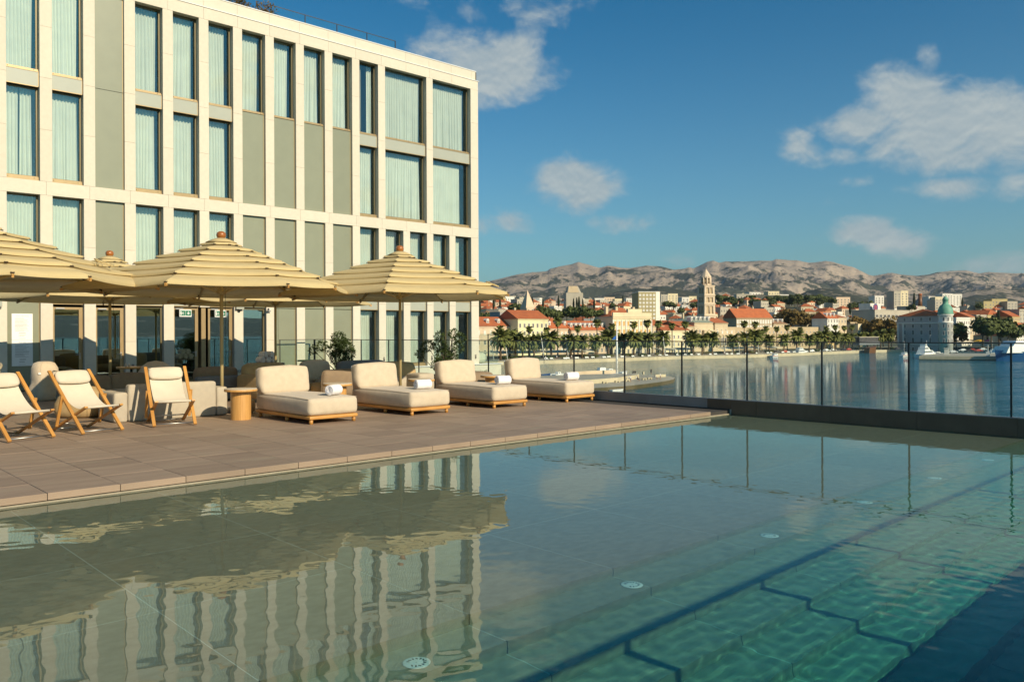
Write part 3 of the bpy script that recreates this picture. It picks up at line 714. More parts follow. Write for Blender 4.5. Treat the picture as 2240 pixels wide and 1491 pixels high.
# ================================================================ parasols
TH = [-100, -45, -23, 18, 79, 125, 170, 215]
vw = math.atan2(-17.0, -7.43)                       # direction from the second parasol towards the viewer
RIBS = sorted(((vw - R(t)) % (2 * math.pi)) for t in TH)   # compass directions of the eight ribs
RC, Z_RIM, Z_TOP, NT_ = 3.0, 2.60, 3.66, 7
def canopy_z(r): q = r / RC; return Z_TOP - (Z_TOP - Z_RIM) * (q * .93 + .07 * q * q)
def make_parasol():
    u = thing('parasol', '', 'parasol', group='striped tiered parasols')
    rad = [.16] + [RC * (k + 1) / NT_ for k in range(NT_)]
    for k in range(NT_):
        ri, ro = (rad[k] - .10 if k else .10), rad[k + 1]
        zi, zo = canopy_z(ri) + (.0 if k else .0), canopy_z(ro) + .045 * (k < NT_ - 1)
        if k: zi = canopy_z(ri) - .030
        mb = MB(); n = 8; lip = .035 if k < NT_ - 1 else .05
        for a in range(8):
            t0, t1 = RIBS[a], RIBS[(a + 1) % 8] + (2 * math.pi if a == 7 else 0)
            A, B = Vector((math.cos(t0), math.sin(t0), 0)), Vector((math.cos(t1), math.sin(t1), 0))
            b = len(mb.v)
            span = (A - B).length
            for (r, z, sag) in ((ri, zi, .0), ((ri + ro) / 2, (zi + zo) / 2, .010), (ro, zo, .020), (ro - .004, zo - lip, .020)):
                for i in range(n + 1):
                    q = i / n; P = (A * (1 - q) + B * q) * r; s4 = 4 * q * (1 - q)
                    P = P * (1 - .03 * s4 * (r / RC)); mb.v.append((P.x, P.y, z - sag * s4 * span * (r / RC) * 1.6))
            for j in range(3):
                for i in range(n):
                    c = b + j * (n + 1) + i; mb.f.append((c, c + n + 1, c + n + 2, c + 1)); mb.m.append(0); mb.sm.append(True)
        mb.build('canopy_tier', M['canvas'], u)
    mb = MB()
    for k in range(NT_ - 1):
        for t in RIBS:
            r = rad[k + 1]; z = canopy_z(r) + .03
            d = Vector((math.cos(t), math.sin(t), 0)); a = d * (r - .09) + Vector((0, 0, z + .004)); b = d * (r + .015) + Vector((0, 0, z - .028))
            mb.bar(a, b, .05, .02)
    o = mb.build('vent_clip', M['clip'], u); o['kind'] = 'stuff'
    for t in RIBS:
        d = Vector((math.cos(t), math.sin(t), 0)); mb = MB()
        mb.bar(d * .12 + Vector((0, 0, Z_TOP - .12)), d * (RC - .02) + Vector((0, 0, Z_RIM - .055)), .032, .05)
        mb.bar(d * .1 + Vector((0, 0, 2.55)), d * 1.5 + Vector((0, 0, canopy_z(1.5) - .10)), .022, .03)
        rb = mb.build('rib', M['pole'], u)
        MB().bar(d * (RC - .05) + Vector((0, 0, Z_RIM - .045)), d * (RC + .02) + Vector((0, 0, Z_RIM - .07)), .034, .05, 0).build('end_cap', M['oak'], rb)
        MB().bar(d * (RC - .06) + Vector((0, 0, Z_RIM + .006)), d * (RC + .012) + Vector((0, 0, Z_RIM - .018)), .055, .012).build('pocket', M['clip'], rb)
    MB().tube([(0, 0, .05), (0, 0, Z_TOP - .05)], .036, 14).build('pole', M['pole'], u)
    MB().lathe([(.10, 2.50), (.10, 2.58), (.05, 2.62)], 16).build('hub', M['pole'], u)
    MB().lathe([(.34, Z_TOP - .065), (.20, Z_TOP + .0), (.10, Z_TOP + .035), (.05, Z_TOP + .04)], 8).build('top_cap', M['canvas'], u)
    MB().lathe([(.05, 0), (.075, .01), (.096, .045), (.10, .08), (.092, .115), (.06, .145), (.02, .155)], 20, c=(0, 0, Z_TOP + .03)).build('finial', M['finial'], u)
    MB().tube([(.09, 0, .9), (.085, 0, 2.5)], .004, 5).build('cord', M['gasket'], u)
    bs = MB(); bs.soft(-.42, .42, -.42, .42, 0, .07, .03, n=2); bs.lathe([(.06, .07), (.05, .35)], 16); bs.build('base', M['curb'], u)
    return u
par = make_parasol(); par.location = (7.43, 17.0, 0); par['label'] = 'tiered beige parasol with a wooden ball on top, behind the front chaise and grey sofa'
def strap(u, ang, r):
    """loose tie straps lying on the canopy"""
    mb = MB(); rng = random.Random(3)
    for q in range(2):
        a = ang + .05 * q; pts = []
        for k in range(9):
            aa = a + .045 * math.sin(k * .8) * (1 + q); rr = r + .16 * math.cos(k * .8 + q)
            pts.append((rr * math.cos(aa), rr * math.sin(aa), canopy_z(rr) + .03 + .02 * math.sin(k * 1.7)))
        mb.tube(pts, .012, 5)
    mb.build('tie_strap', M['canvas'], u)
p2 = copy_tree(par, (11.95, 16.85, 0), label='tiered beige parasol nearest the water view, its edge reaching past the hotel corner')
strap(p2, math.atan2(RY, RX) + .12, 2.32)
p0 = copy_tree(par, (2.95, 17.0, 0), label='tiered beige parasol cut off by the left edge, above the deckchairs')
strap(p0, math.atan2(RY, RX) + .25, 2.1)
p3 = copy_tree(par, (6.95, 22.75, 0), label='tiered beige parasol by the hotel doors, its pole in front of the second door')
p4 = copy_tree(par, (11.6, 22.75, 0), label='tiered beige parasol by the hotel glazing, mostly hidden behind the front parasols')

# ================================================================ chaises
def make_chaise():
    c = thing('chaise_longue', '', 'chaise', group='beige chaises in a row along the deck')
    w, l = .52, 1.08
    fr = MB(); fr.soft(-w + .01, w - .01, -l, l, .085, .15, .02, n=2); fr.build('frame', M['teak'], c)
    for x in (-w + .07, w - .07):
        for y in (-l + .06, -.12, l - .1):
            MB().lathe([(.036, 0), (.036, .086)], 14, c=(x, y, 0)).build('leg', M['teak'], c)
    MB().soft(-w, w, -l - .0, l - .02, .152, .475, .075, bulge=.03, n=4, seed=3, dent=.003).build('seat_cushion', M['cushion'], c)
    # piping along the long edges of the seat
    for x in (-w + .018, w - .018):
        MB().tube([(x, -l + .05, .462), (x, -.3, .472), (x, .4, .472), (x, l - .1, .462)], .006, 5).build('piping', M['cushion'], c)
    b = MB().soft(-w + .0, w - .0, -.13, .13, 0, .53, .055, bulge=.035, n=4, seed=5, dent=.006)
    bo = b.build('back_cushion', M['cushion'], c, (0, l - .22, .455)); bo.rotation_euler = (R(-9), 0, 0)
    rest = MB(); rest.soft(-w + .03, w - .03, .0, .035, 0, .52, .02, n=2); ro = rest.build('back_shell', M['white'], c, (0, l - .075, .43)); ro.rotation_euler = (R(-9), 0, 0)
    return c
ch = make_chaise(); ch.location = (7.98, 14.43, 0); ch['label'] = 'beige chaise longue on a wooden plinth, closest to the deckchairs'
labs = ['beige chaise longue second from the deckchairs, in front of the middle parasol pole', 'beige chaise longue third from the deckchairs, before the bush at the glass railing',
        'beige chaise longue at the deck end, against the harbour view']
for k in range(3): copy_tree(ch, (10.21 + 2.225 * k, 14.43 - .05 * k, 0), R((1.2, -.9, .7)[k]), label=labs[k])
# rolled towels
def make_towel(name='rolled_towel'):
    mb = MB(); r = .098; L = .33; n = 44; turns = 2.6
    prof = []
    for k in range(n + 1):
        q = k / n; rr = r * (.28 + .72 * q); a = turns * 2 * math.pi * q; prof.append((rr * math.cos(a), rr * math.sin(a)))
    def ring(x, inset): return [(x, p[0] * inset, p[1] * inset) for p in prof]
    b = len(mb.v)
    outer = [(math.cos(2 * math.pi * k / 28), math.sin(2 * math.pi * k / 28)) for k in range(28)]
    xs = [-L / 2, -L / 2 + .012, -L / 4, 0, L / 4, L / 2 - .012, L / 2]
    for j, x in enumerate(xs):
        rr = r * (.95 if j in (0, 6) else 1.) * (1 + .012 * math.sin(j * 2.3))
        mb.v += [(x, o[0] * rr, o[1] * rr) for o in outer]
    for j in range(6):
        for k in range(28):
            q = b + j * 28; mb.f.append((q + k, q + (k + 1) % 28, q + 28 + (k + 1) % 28, q + 28 + k)); mb.m.append(0); mb.sm.append(True)
    mb.f.append(tuple(b + k for k in range(28))); mb.m.append(0); mb.sm.append(False)
    mb.f.append(tuple(b + 6 * 28 + k for k in reversed(range(28)))); mb.m.append(0); mb.sm.append(False)
    for sx in (-1, 1):                                # the spiral edge standing proud on both ends
        for k in range(n):
            p, q = prof[k], prof[k + 1]; x = sx * L / 2
            mb.add([(x, p[0] * .95, p[1] * .95), (x, q[0] * .95, q[1] * .95), (x + sx * .014, q[0] * .92, q[1] * .92), (x + sx * .014, p[0] * .92, p[1] * .92),
                    (x, p[0] * .82, p[1] * .82), (x, q[0] * .82, q[1] * .82)], [(0, 1, 2, 3), (3, 2, 5, 4)], 0, True)
    return mb.mesh(name, M['towel'])
TW = make_towel()
def towel(loc, rz, lab, grp='rolled towels on the chaises'):
    return tag(link('rolled_towel', TW, None, loc, rz), lab, 'towel', grp)
TZ = .505 + .098
towel((8.13, 13.62, TZ - .01), R(28), 'white rolled towel lying on the chaise closest to the deckchairs')
towel((10.3, 13.72, TZ - .01), R(172), 'white rolled towel on the second chaise from the deckchairs')
towel((12.5, 13.65, TZ - .01), R(170), 'white rolled towel on the third chaise from the deckchairs')
towel((14.72, 13.6, TZ - .01), R(168), 'white rolled towel on the chaise at the deck end')
# round side tables
def make_table():
    t = thing('side_table', '', 'side table', group='round wooden side tables')
    MB().lathe([(.305, .545), (.31, .55), (.31, .582), (.30, .585)], 40).build('rim', M['oak'], t)
    MB().lathe([(.302, .5855), (.302, .597), (.296, .60)], 40).build('top', M['stonetop'], t)
    n = 30
    for k in range(n):
        a = 2 * math.pi * k / n; MB().box(-.0195, .0195, -.012, .012, .0, .544).build('slat', M['oak'], t, (.178 * math.cos(a), .178 * math.sin(a), 0), a + math.pi / 2)
    MB().lathe([(.168, .01), (.168, .54)], 24).build('core', M['oak'], t)
    return t
tb = make_table(); tb.location = (7.02, 15.2, 0); tb['label'] = 'round side table of upright wooden slats, left of the front chaise'
for k, lb in enumerate(('first and second', 'second and third', 'third and last')): copy_tree(tb, (9.22 + 2.22 * k, 15.3, 0), label='round wooden side table between the %s chaise from the deckchairs' % lb)

# ================================================================ deckchairs
def make_deckchair():
    c = thing('deckchair', '', 'deckchair', group='cream sling deckchairs')
    w = .345
    for sx in (-1, 1):
        x = sx * w
        MB().bar((x, .50, .025), (x, -.52, 1.035), .03, .055, up=(1, 0, 0)).build('back_rail', M['teak'], c)
        for e in ((x, .50, .025), (x, -.52, 1.035)): pass
        xi = sx * (w - .034)
        MB().bar((xi + sx * 0, -.48, .025), (xi, .53, .462), .03, .055, up=(1, 0, 0)).build('seat_rail', M['teak'], c)
        xo = sx * (w + .034)
        MB().bar((xo, -.06, .62), (xo, -.235, .11), .026, .048, up=(1, 0, 0)).build('prop', M['teak'], c)
        MB().tube([(x - .03, .185, .335), (x + .03, .185, .335)], .010, 8).build('bolt', M['steel'], c)
        MB().tube([(xo - .025, -.075, .585), (xo + .025, -.075, .585)], .010, 8).build('bolt', M['steel'], c)
    for (y, z, ww, nm) in ((.47, .055, w, 'front_rod'), (-.45, .045, w - .03, 'rear_rod'), (-.225, .145, w + .03, 'prop_rod'), (-.485, 1.0, w, 'top_rod'), (.505, .452, w - .03, 'seat_rod')):
        MB().tube([(-ww, y, z), (ww, y, z)], .0125, 10).build(nm, M['steel'], c)
    # sling hanging between top rod and seat rod
    sw = .285; pts = []
    A, B = Vector((0, -.487, 1.0)), Vector((0, .507, .455))
    for k in range(19):
        q = k / 18; p = A.lerp(B, q); sag = .30 * (4 * q * (1 - q)) ** .9 * (.75 + .5 * q)
        p += Vector((0, -.42, -.86)) * sag * .78
        pts.append(p)
    mb = MB(); nx_ = 12
    for k, p in enumerate(pts):
        q = k / 18
        for i in range(nx_ + 1):
            u_ = i / nx_ * 2 - 1
            edge = (u_ * u_) * .028 * math.sin(math.pi * q)
            wr = .0025 * math.sin(u_ * 14 + q * 9) * math.sin(math.pi * q)
            wid = sw * (1 - .03 * math.sin(math.pi * q))
            mb.v.append((u_ * wid + .015, p.y + edge * .4, p.z + edge + wr))
    n1_ = nx_ + 1
    for k in range(18):
        for i in range(nx_):
            a = k * n1_ + i; mb.f.append((a, a + 1, a + n1_ + 1, a + n1_)); mb.m.append(0); mb.sm.append(True)
    mb.build('sling', M['sling'], c)
    for (y, z) in ((-.487, 1.0), (.507, .452)): MB().tube([(-sw + .015, y, z), (sw + .015, y, z)], .019, 10).build('hem', M['sling'], c)
    d = (pts[3] - pts[0]).normalized()
    pl = MB().soft(-.275, .275, -.045, .045, -.20, .02, .04, bulge=.025, n=3, seed=8, dent=.004).build('headrest', M['sling'], c, (.015, pts[0].y + .065, 1.0))
    pl.rotation_euler = (math.atan2(d.y, -d.z) * 1., 0, 0)
    return c
dc = make_deckchair()
def place_dc(o, front_l, front_r):
    a, b = Vector(front_l), Vector(front_r); m_ = (a + b) / 2; d = b - a; ang = math.atan2(d.y, d.x) + math.pi   # local +x points to the chair's left seen from the front
    fwd = Vector((-math.sin(ang), math.cos(ang))); o.rotation_euler = (0, 0, ang); o.location = (m_.x - fwd.x * .50, m_.y - fwd.y * .50, 0)
dc['label'] = 'cream sling deckchair beside the grey sofa, third from the left edge'
place_dc(dc, onz(341, 935)[:2], onz(424, 930)[:2])
k1 = copy_tree(dc, label='cream sling deckchair in the middle, in front of the tan bean bag'); place_dc(k1, onz(180, 952)[:2], onz(270, 942)[:2])
k2 = copy_tree(dc, label='cream sling deckchair cut off by the left edge'); place_dc(k2, onz(22, 969)[:2], onz(117, 958)[:2])

# ================================================================ lounge furniture behind
def soft_thing(name, label, cat, loc, rz, pieces, group=None):
    t = thing(name, label, cat, loc, rz, group)
    for (pn, mat, bx, r, bul, tilt) in pieces:
        b = MB().soft(bx[0], bx[1], bx[2], bx[3], 0, bx[5] - bx[4], r, bulge=bul, n=3, seed=len(pn) + int(bx[0] * 10), dent=.004)
        o = b.build(pn, M[mat], t, (0, 0, bx[4])); o.rotation_euler = (R(tilt), 0, 0)
    return t
soft_thing('sofa', 'low grey sofa seen from behind, next to the third deckchair', 'sofa', (6.15, 16.25, 0), R(0), [
    ('back', 'greyfab', (-.86, .84, 0, .22, .0, .70), .05, .01, 0), ('arm', 'greyfab', (.85, 1.08, .0, .95, .0, .58), .05, .0, 0),
    ('arm', 'greyfab', (-1.12, -.87, .0, .95, .0, .56), .05, .0, 0), ('seat', 'greyfab', (-.86, .84, .23, .98, .06, .42), .06, .02, 0)])
soft_thing('armchair', 'grey armchair with a brown back cushion beyond the second deckchair', 'armchair', (6.15, 19.4, 0), R(15), [
    ('back', 'bluefab', (-.95, .95, .5, .75, .1, .66), .06, .01, 0), ('seat', 'greyfab', (-.95, .95, -.4, .5, .08, .42), .06, .01, 0),
    ('cushion', 'brownfab', (-.9, -.02, .26, .5, .42, .80), .09, .03, -10), ('cushion', 'brownfab', (.0, .9, .26, .5, .42, .82), .09, .03, -10)])
def bean(name, label, loc, rz, sx, sy, h, mat, back=False):
    t = thing(name, label, 'bean bag', loc, rz); mb = MB(); n = 28
    prof = [(.02, 0), (.44, .0), (.50, .06), (.515, .2), (.50, .34), (.45, .44), (.46, .52), (.47, .66), (.45, .82), (.36, .94), (.2, .985), (.02, .99)] if back else \
           [(.02, 0), (.46, .0), (.56, .08), (.60, .25), (.58, .45), (.50, .66), (.38, .84), (.2, .96), (.02, .99)]
    rng = random.Random(int(h * 100))
    ph = [rng.uniform(0, 6) for _ in range(4)]
    for (r, z) in prof:
        for k in range(n):
            a = 2 * math.pi * k / n; q = 1 + .035 * math.sin(3 * a + ph[0] + 4 * z) + .02 * math.sin(5 * a + ph[1] - 6 * z)
            sq = (abs(math.cos(a)) ** 3.2 + abs(math.sin(a)) ** 3.2) ** (-1 / 3.2)
            mb.v.append((r * q * sq * math.cos(a) * sx, r * q * sq * math.sin(a) * sy, z * h))
    for i in range(len(prof) - 1):
        for k in range(n):
            q = i * n; mb.f.append((q + k, q + (k + 1) % n, q + n + (k + 1) % n, q + n + k)); mb.m.append(0); mb.sm.append(True)
    mb.build('bag', M[mat], t)
    sm_ = MB()
    for s_ in (-1, 1): sm_.tube([(r * sx * s_ * .80, -r * sy * .80, z * h) for (r, z) in prof[1:-1]], .006, 5)
    sm_.build('seam', M[mat], t)
    MB().box(-.03, .03, -.004, .004, -.05, .0).build('care_tag', M['white'], t, (-.42 * sx, -.36 * sy, h * .72), R(-40))
    return t
bean('bean_bag', 'upright beige bean bag seat by the shaded column, behind the deckchairs', (5.52, 23.2, 0), R(20), .60, .58, 1.0, 'cushion', True)
bean('bean_bag', 'slumped tan bean bag right behind the middle deckchair', (5.05, 18.1, 0), R(35), .85, .8, .62, 'tanfab')
bean('bean_bag', 'dark brown bean bag behind the tan one', (5.42, 20.4, 0), R(10), .50, .5, .9, 'brownfab')
bean('bean_bag', 'beige bean bag top showing above the third deckchair', (7.55, 21.2, 0), R(10), .85, .75, 1.0, 'cushion')
soft_thing('armchair', 'blue grey armchair with a brown cushion left of the front parasol pole', 'armchair', (8.55, 20.3, 0), R(0), [
    ('back', 'bluefab', (-.55, .62, -.62, -.40, .04, .62), .05, .0, 0), ('seat', 'greyfab', (-.55, .6, -.4, .6, .06, .42), .06, .01, 0),
    ('cushion', 'brownfab', (-.5, .55, -.40, -.16, .42, .86), .08, .03, 8), ('arm', 'bluefab', (-1.15, -.56, .35, .6, .04, .62), .06, .0, 0)])
soft_thing('lounge_chair', 'tan lounge chair behind the front chaise', 'lounge chair', (9.75, 18.9, 0), R(8), [
    ('back', 'tanfab', (-.62, .58, .42, .68, .2, 1.0), .11, .04, -10), ('seat', 'tanfab', (-.66, .62, -.55, .5, .1, .44), .12, .03, 0), ('arm', 'tanfab', (-.86, -.62, -.5, .6, .1, .66), .1, .02, 0)])
soft_thing('lounge_chair', 'dark brown lounge chair with a tan front, between the first two chaises', 'lounge chair', (11.05, 18.3, 0), R(-6), [
    ('back', 'brownfab', (-.7, .6, -.66, -.44, .14, .80), .11, .02, 4), ('seat', 'tanfab', (-.7, .6, -.44, .5, .1, .40), .12, .03, 0)])
soft_thing('sofa', 'blue grey sofa with a beige cushion before the left bush', 'sofa', (12.4, 20.2, 0), R(5), [
    ('back', 'bluefab', (-.55, 1.05, -.5, -.26, .2, .93), .1, .02, 6), ('seat', 'greyfab', (-.85, 1.1, -.5, .7, .1, .44), .1, .02, 0), ('cushion', 'cushion', (-1.25, -.35, .1, .34, .40, .93), .1, .04, -10)])
soft_thing('ottoman', 'square beige ottoman left of the second chaise', 'ottoman', (11.75, 17.9, 0), R(0), [('block', 'cushion', (-.35, .5, -.4, .4, .04, .62), .07, .01, 0)])
soft_thing('lounge_chair', 'sandy tan lounge chair behind the middle parasol pole', 'lounge chair', (13.1, 18.6, 0), R(-10), [
    ('back', 'tanfab', (-.72, .72, .2, .46, .2, .93), .12, .04, -14), ('seat', 'greyfab', (-.95, .8, -.5, .3, .1, .46), .1, .02, 0)])
soft_thing('ottoman', 'low brown pouffe between the last two chaises', 'ottoman', (14.25, 16.9, 0), R(10), [('block', 'brownfab', (-.62, .55, -.45, .45, .04, .60), .12, .03, 0)])
soft_thing('ottoman', 'pale grey block seat behind the second chaise', 'ottoman', (12.95, 17.1, 0), R(0), [('block', 'greyfab', (-.45, .05, -.3, .3, .04, .62), .06, .01, 0)])
# low stool of cork-like stone between sofa and side table
o = MB().lathe([(.16, 0), (.22, .05), (.235, .16), (.22, .26), (.15, .31)], 22, c=(0, 0, 0)).build('pouffe', M['tanfab'], None, (7.62, 16.35, 0)); tag(o, 'small round tan pouffe between the grey sofa and the slatted table', 'pouffe')
# towel trolley: a low cart with a pyramid of rolled towels
tr = thing('towel_cart', 'dark cart carrying the stacked towels by the hotel wall', 'cart', (12.05, 24.3, 0))
MB().box(-.5, .5, -.3, .3, .70, .74).build('top', M['curb'], tr); MB().box(-.5, .5, -.3, .3, .2, .23).build('shelf', M['curb'], tr)
for sx in (-1, 1):
    for sy in (-1, 1): MB().box(sx * .48 - .02, sx * .48 + .02, sy * .28 - .02, sy * .28 + .02, 0, .70).build('leg', M['gasket'], tr)
for k, (dx, dz, lb) in enumerate(((-.17, 0, 'bottom left'), (.03, 0, 'bottom middle'), (.23, 0, 'bottom right'), (-.07, .17, 'upper left'), (.13, .17, 'upper right'))):
    towel((12.05 + dx, 24.3, .74 + .098 + dz), R(90), 'white rolled towel in the stack by the hotel wall, ' + lb, 'stacked towels on the cart')
# rattan chair at the left edge
rc = thing('rope_chair', 'woven rope armchair at the left edge below the poster', 'armchair', (4.22, 23.3, 0), R(-30))
n = 26
for k in range(n):
    a = R(-25) + R(230) * k / (n - 1); q = abs(k - n / 2) / (n / 2)
    r0, r1 = .30, .37; zt = .98 - .22 * q ** 2
    MB().tube([(r0 * math.cos(a), r0 * math.sin(a), .42), (r1 * math.cos(a), r1 * math.sin(a), zt)], .011, 5).build('cord', M['rattan'], rc)
MB().tube([(.375 * math.cos(R(-25) + R(230) * k / 20), .375 * math.sin(R(-25) + R(230) * k / 20), .99 - .22 * (abs(k - 10) / 10) ** 2) for k in range(21)], .035, 8).build('arm_rail', M['rattan'], rc)
MB().lathe([(.34, .38), (.35, .40), (.35, .45), (.33, .47)], 24).build('seat', M['bluefab'], rc)
for sx in (-1, 1):
    for sy in (-1, 1): MB().tube([(sx * .27, sy * .27, 0), (sx * .2, sy * .2, .4)], .016, 6).build('leg', M['gasket'], rc)
# small table with jars by the doors
tj = thing('cafe_table', 'dark low table with a wooden top before the second door', 'table', (7.1, 21.6, 0)); MB().lathe([(.34, .80), (.35, .81), (.35, .84), (.34, .845)], 28).build('top', M['oak'], tj); MB().lathe([(.2, 0), (.2, .02), (.03, .03), (.03, .8)], 18).build('pedestal', M['gasket'], tj)
for k, x in enumerate((-.18, -.10)): tag(MB().lathe([(.022, 0), (.024, .06), (.016, .085)], 12).build('condiment_jar', M['stonetop'], None, (7.1 + x, 21.45, .845)), 'little pale jar on the low table before the second door, ' + ('left one' if k == 0 else 'right one'), 'jar', 'two jars on the low table')
gt = thing('cafe_table', 'small round green table beside the leafy planter near the towels', 'table', (12.75, 22.9, 0)); MB().lathe([(.3, .80), (.31, .81), (.31, .84), (.30, .845)], 24).build('top', M['signgreen'], gt); MB().lathe([(.18, 0), (.18, .02), (.025, .03), (.025, .8)], 14).build('pedestal', M['gasket'], gt)

# ================================================================ planted bushes
def bush(name, label, loc, h, seed, lobes, nleaf=1500, mat='leaf', cat='bush', pot=True, leaf=.05, grass=0):
    rng = random.Random(seed); t = thing(name, label, cat, loc)
    if pot:
        MB().lathe([(.20, 0), (.24, .02), (.30, .45), (.31, .47), (.27, .475)], 20).build('planter', M['pot'], t)
    st = MB()
    for (x, y, z, r) in lobes: 
        m_ = Vector((x * .3 + rng.uniform(-.06, .06), y * .3, z * .55)); st.tube([(0, 0, .4 if pot else 0), m_, (x, y, z)], [.02, .013, .006], 6)
    st.build('stem', M['bark'], t)
    mb = MB()
    tot = sum(l[3] ** 2 for l in lobes)
    for (x, y, z, r) in lobes:
        for _ in range(int(nleaf * r * r / tot)):
            d = Vector((rng.gauss(0, 1), rng.gauss(0, 1), rng.gauss(0, 1))).normalized(); p = Vector((x, y, z)) + d * r * rng.uniform(.35, 1.0) ** .7
            ax = (d + Vector((rng.uniform(-1, 1), rng.uniform(-1, 1), rng.uniform(-.6, .8)))).normalized(); sd = ax.cross(Vector((rng.uniform(-1, 1), rng.uniform(-1, 1), rng.uniform(-1, 1)))).normalized()
            L = leaf * rng.uniform(.7, 1.25); w_ = L * .22; up = ax.cross(sd) * L * .12
            mb.add([p, p + ax * L * .5 + sd * w_ - up, p + ax * L, p + ax * L * .5 - sd * w_ - up], [(0, 1, 2), (0, 2, 3)])
    mb.build('foliage', M[mat], t)
    return t
bush('olive_bush', 'loose leafy bush left of the middle parasol, in front of the glass railing', (13.25, 21.9, 0), 1.75, 2,
     [(.0, 0, 1.50, .22), (.16, -.1, 1.25, .24), (-.12, .05, 1.15, .22), (.0, 0, .95, .26), (.3, -.15, 1.05, .16), (-.42, .3, 1.28, .17), (-.62, .45, 1.15, .12), (.2, -.1, .75, .2), (.3, -.2, .52, .15), (.05, .0, 1.35, .2)], 3000, leaf=.075)
bush('olive_bush', 'leafy bush with drooping twigs right of the middle parasol, before the hotel corner', (14.75, 18.65, 0), 1.8, 5,
     [(.22, -.2, 1.62, .15), (.36, -.33, 1.5, .15), (.3, -.3, 1.25, .18), (-.1, .08, 1.58, .13), (-.1, .05, 1.3, .2), (-.35, .3, 1.28, .17), (-.5, .45, 1.05, .13), (0, 0, 1.0, .26), (.2, -.15, .9, .2), (-.1, .1, .75, .2), (.1, -.1, .65, .2)], 2900, leaf=.075)
def tuft(label, loc, n, h, seed, spread=.5):
    rng = random.Random(seed); t = thing('grass_plant', label, 'plant', loc); MB().lathe([(.17, 0), (.2, .02), (.22, .35), (.2, .36)], 16).build('planter', M['pot'], t); mb = MB()
    for _ in range(n):
        a = rng.uniform(0, 6.28); d = Vector((math.cos(a), math.sin(a), 0)); sd = Vector((-d.y, d.x, 0)) * .012; L = h * rng.uniform(.7, 1.1); o = rng.uniform(.3, 1) * spread
        P = [d * .05 * rng.random() + Vector((0, 0, .34)), d * o * .35 + Vector((0, 0, .34 + L * .7)), d * o + Vector((0, 0, .34 + L * .8))]
        mb.add([P[0] - sd, P[0] + sd, P[1] + sd, P[1] - sd, P[2]], [(0, 1, 2, 3), (3, 2, 4)])
    mb.build('blades', M['leaf'], t)
tuft('spiky green plant in a dark pot next to the green table', (13.0, 22.6, 0), 90, .65, 3)
tuft('small wispy plant behind the brown pouffe at the railing', (15.1, 17.3, 0), 26, .38, 4, .35)
tuft('small spiky plant at the foot of the left bush', (13.9, 20.9, 0), 50, .4, 6, .3)
# shrubs on the hotel roof
for k, (x, hh, lb) in enumerate(((12.55, .9, 'left, larger one'), (13.6, .7, 'middle one'), (14.55, .75, 'right one beside the glass railing'))):
    bush('roof_shrub', 'reddish autumn shrub on the hotel roof, ' + lb, (x, 29.3, Z_C + .05), hh, 20 + k, [(random.uniform(-.3, .3), random.uniform(-.2, .2), random.uniform(.9, 1.5), .28) for _ in range(7)], 620, 'leafrust', 'shrub', leaf=.10)
# ================================================================ the harbour and the town
def P2(px, d):
    """plan position at picture column px and depth d"""
    v = at(px, 728, d); return Vector((v.x, v.y))
E_R, E_F = .831, .556                                    # the quay runs to the right and away
EX = Vector((E_R * RX + E_F * FX, E_R * RY + E_F * FY)); BX = Vector((-E_F * RX + E_R * FX, -E_F * RY + E_R * FY))
ROT = math.atan2(EX.y, EX.x)
def hor(px): return 728 - ROLL * (px - 1120)
def zpix(px, py, d): return EYE + (hor(px) - py) / FOC * d

M['limestone'] = pmat('quay_limestone', (.60, .50, .34), (.50, .42, .285), .35, .85, grime=((.3, .24, .15), .5, .4))
M['paving'] = pmat('promenade_paving', (.40, .36, .29), (.34, .31, .25), .3, .8)
M['ground'] = pmat('town_ground', (.15, .13, .085), (.08, .09, .045), .02, .95, coord='Object')
M['algae'] = pmat('wet_stone', (.10, .075, .03), (.06, .05, .02), .6, .7)
def wall_m(n, c): M[n] = pmat('wall_' + n, tuple(min(.78, q * 1.13) for q in c), c, .12, .9, rnd=.05, grime=(tuple(q * .7 for q in c), .25, .45))
for n, c in dict(cream=(.66, .57, .37), pink=(.62, .47, .33), paleyellow=(.70, .63, .38), greywall=(.34, .32, .30), whitewall=(.66, .63, .56), oldstone=(.46, .36, .225),
                 palestone=(.54, .44, .29), lilac=(.42, .37, .34), ochre=(.56, .40, .17), concrete=(.42, .38, .30), tower=(.62, .50, .36), khaki=(.40, .33, .16)).items(): wall_m(n, c)
M['roof'] = pmat('clay_tiles', (.44, .125, .04), (.36, .10, .035), .35, .85, rnd=.14, grime=((.30, .14, .075), .3, .5))
M['roofold'] = pmat('old_clay_tiles', (.30, .17, .095), (.24, .13, .07), .35, .9, rnd=.1)
M['roofgreen'] = pmat('green_metal_roof', (.27, .30, .23), None, .5, .6)
M['copper'] = pmat('verdigris', (.14, .36, .25), (.11, .29, .21), .8, .6)
M['pane'] = pmat('far_window', (.05, .05, .05), (.10, .10, .10), 1.5, .25, rnd=.3)
M['shutter'] = pmat('ochre_shutter', (.62, .36, .08), None, 1., .8)
M['wshutter'] = pmat('white_shutter', (.72, .70, .62), None, 1., .8)
M['tree'] = pmat('tree_leaf', (.10, .12, .028), (.055, .075, .017), .3, .8, rnd=.22, trans=.12)
M['treegold'] = pmat('autumn_tree_leaf', (.20, .125, .022), (.13, .09, .018), .3, .8, rnd=.15, trans=.12)
M['cypress'] = pmat('cypress_leaf', (.025, .040, .016), None, .5, .9)
M['palm'] = pmat('palm_leaf', (.20, .205, .045), (.10, .125, .026), .6, .7, rnd=.15, trans=.1)
M['date'] = pmat('palm_fruit', (.42, .17, .015), None, 1., .8)
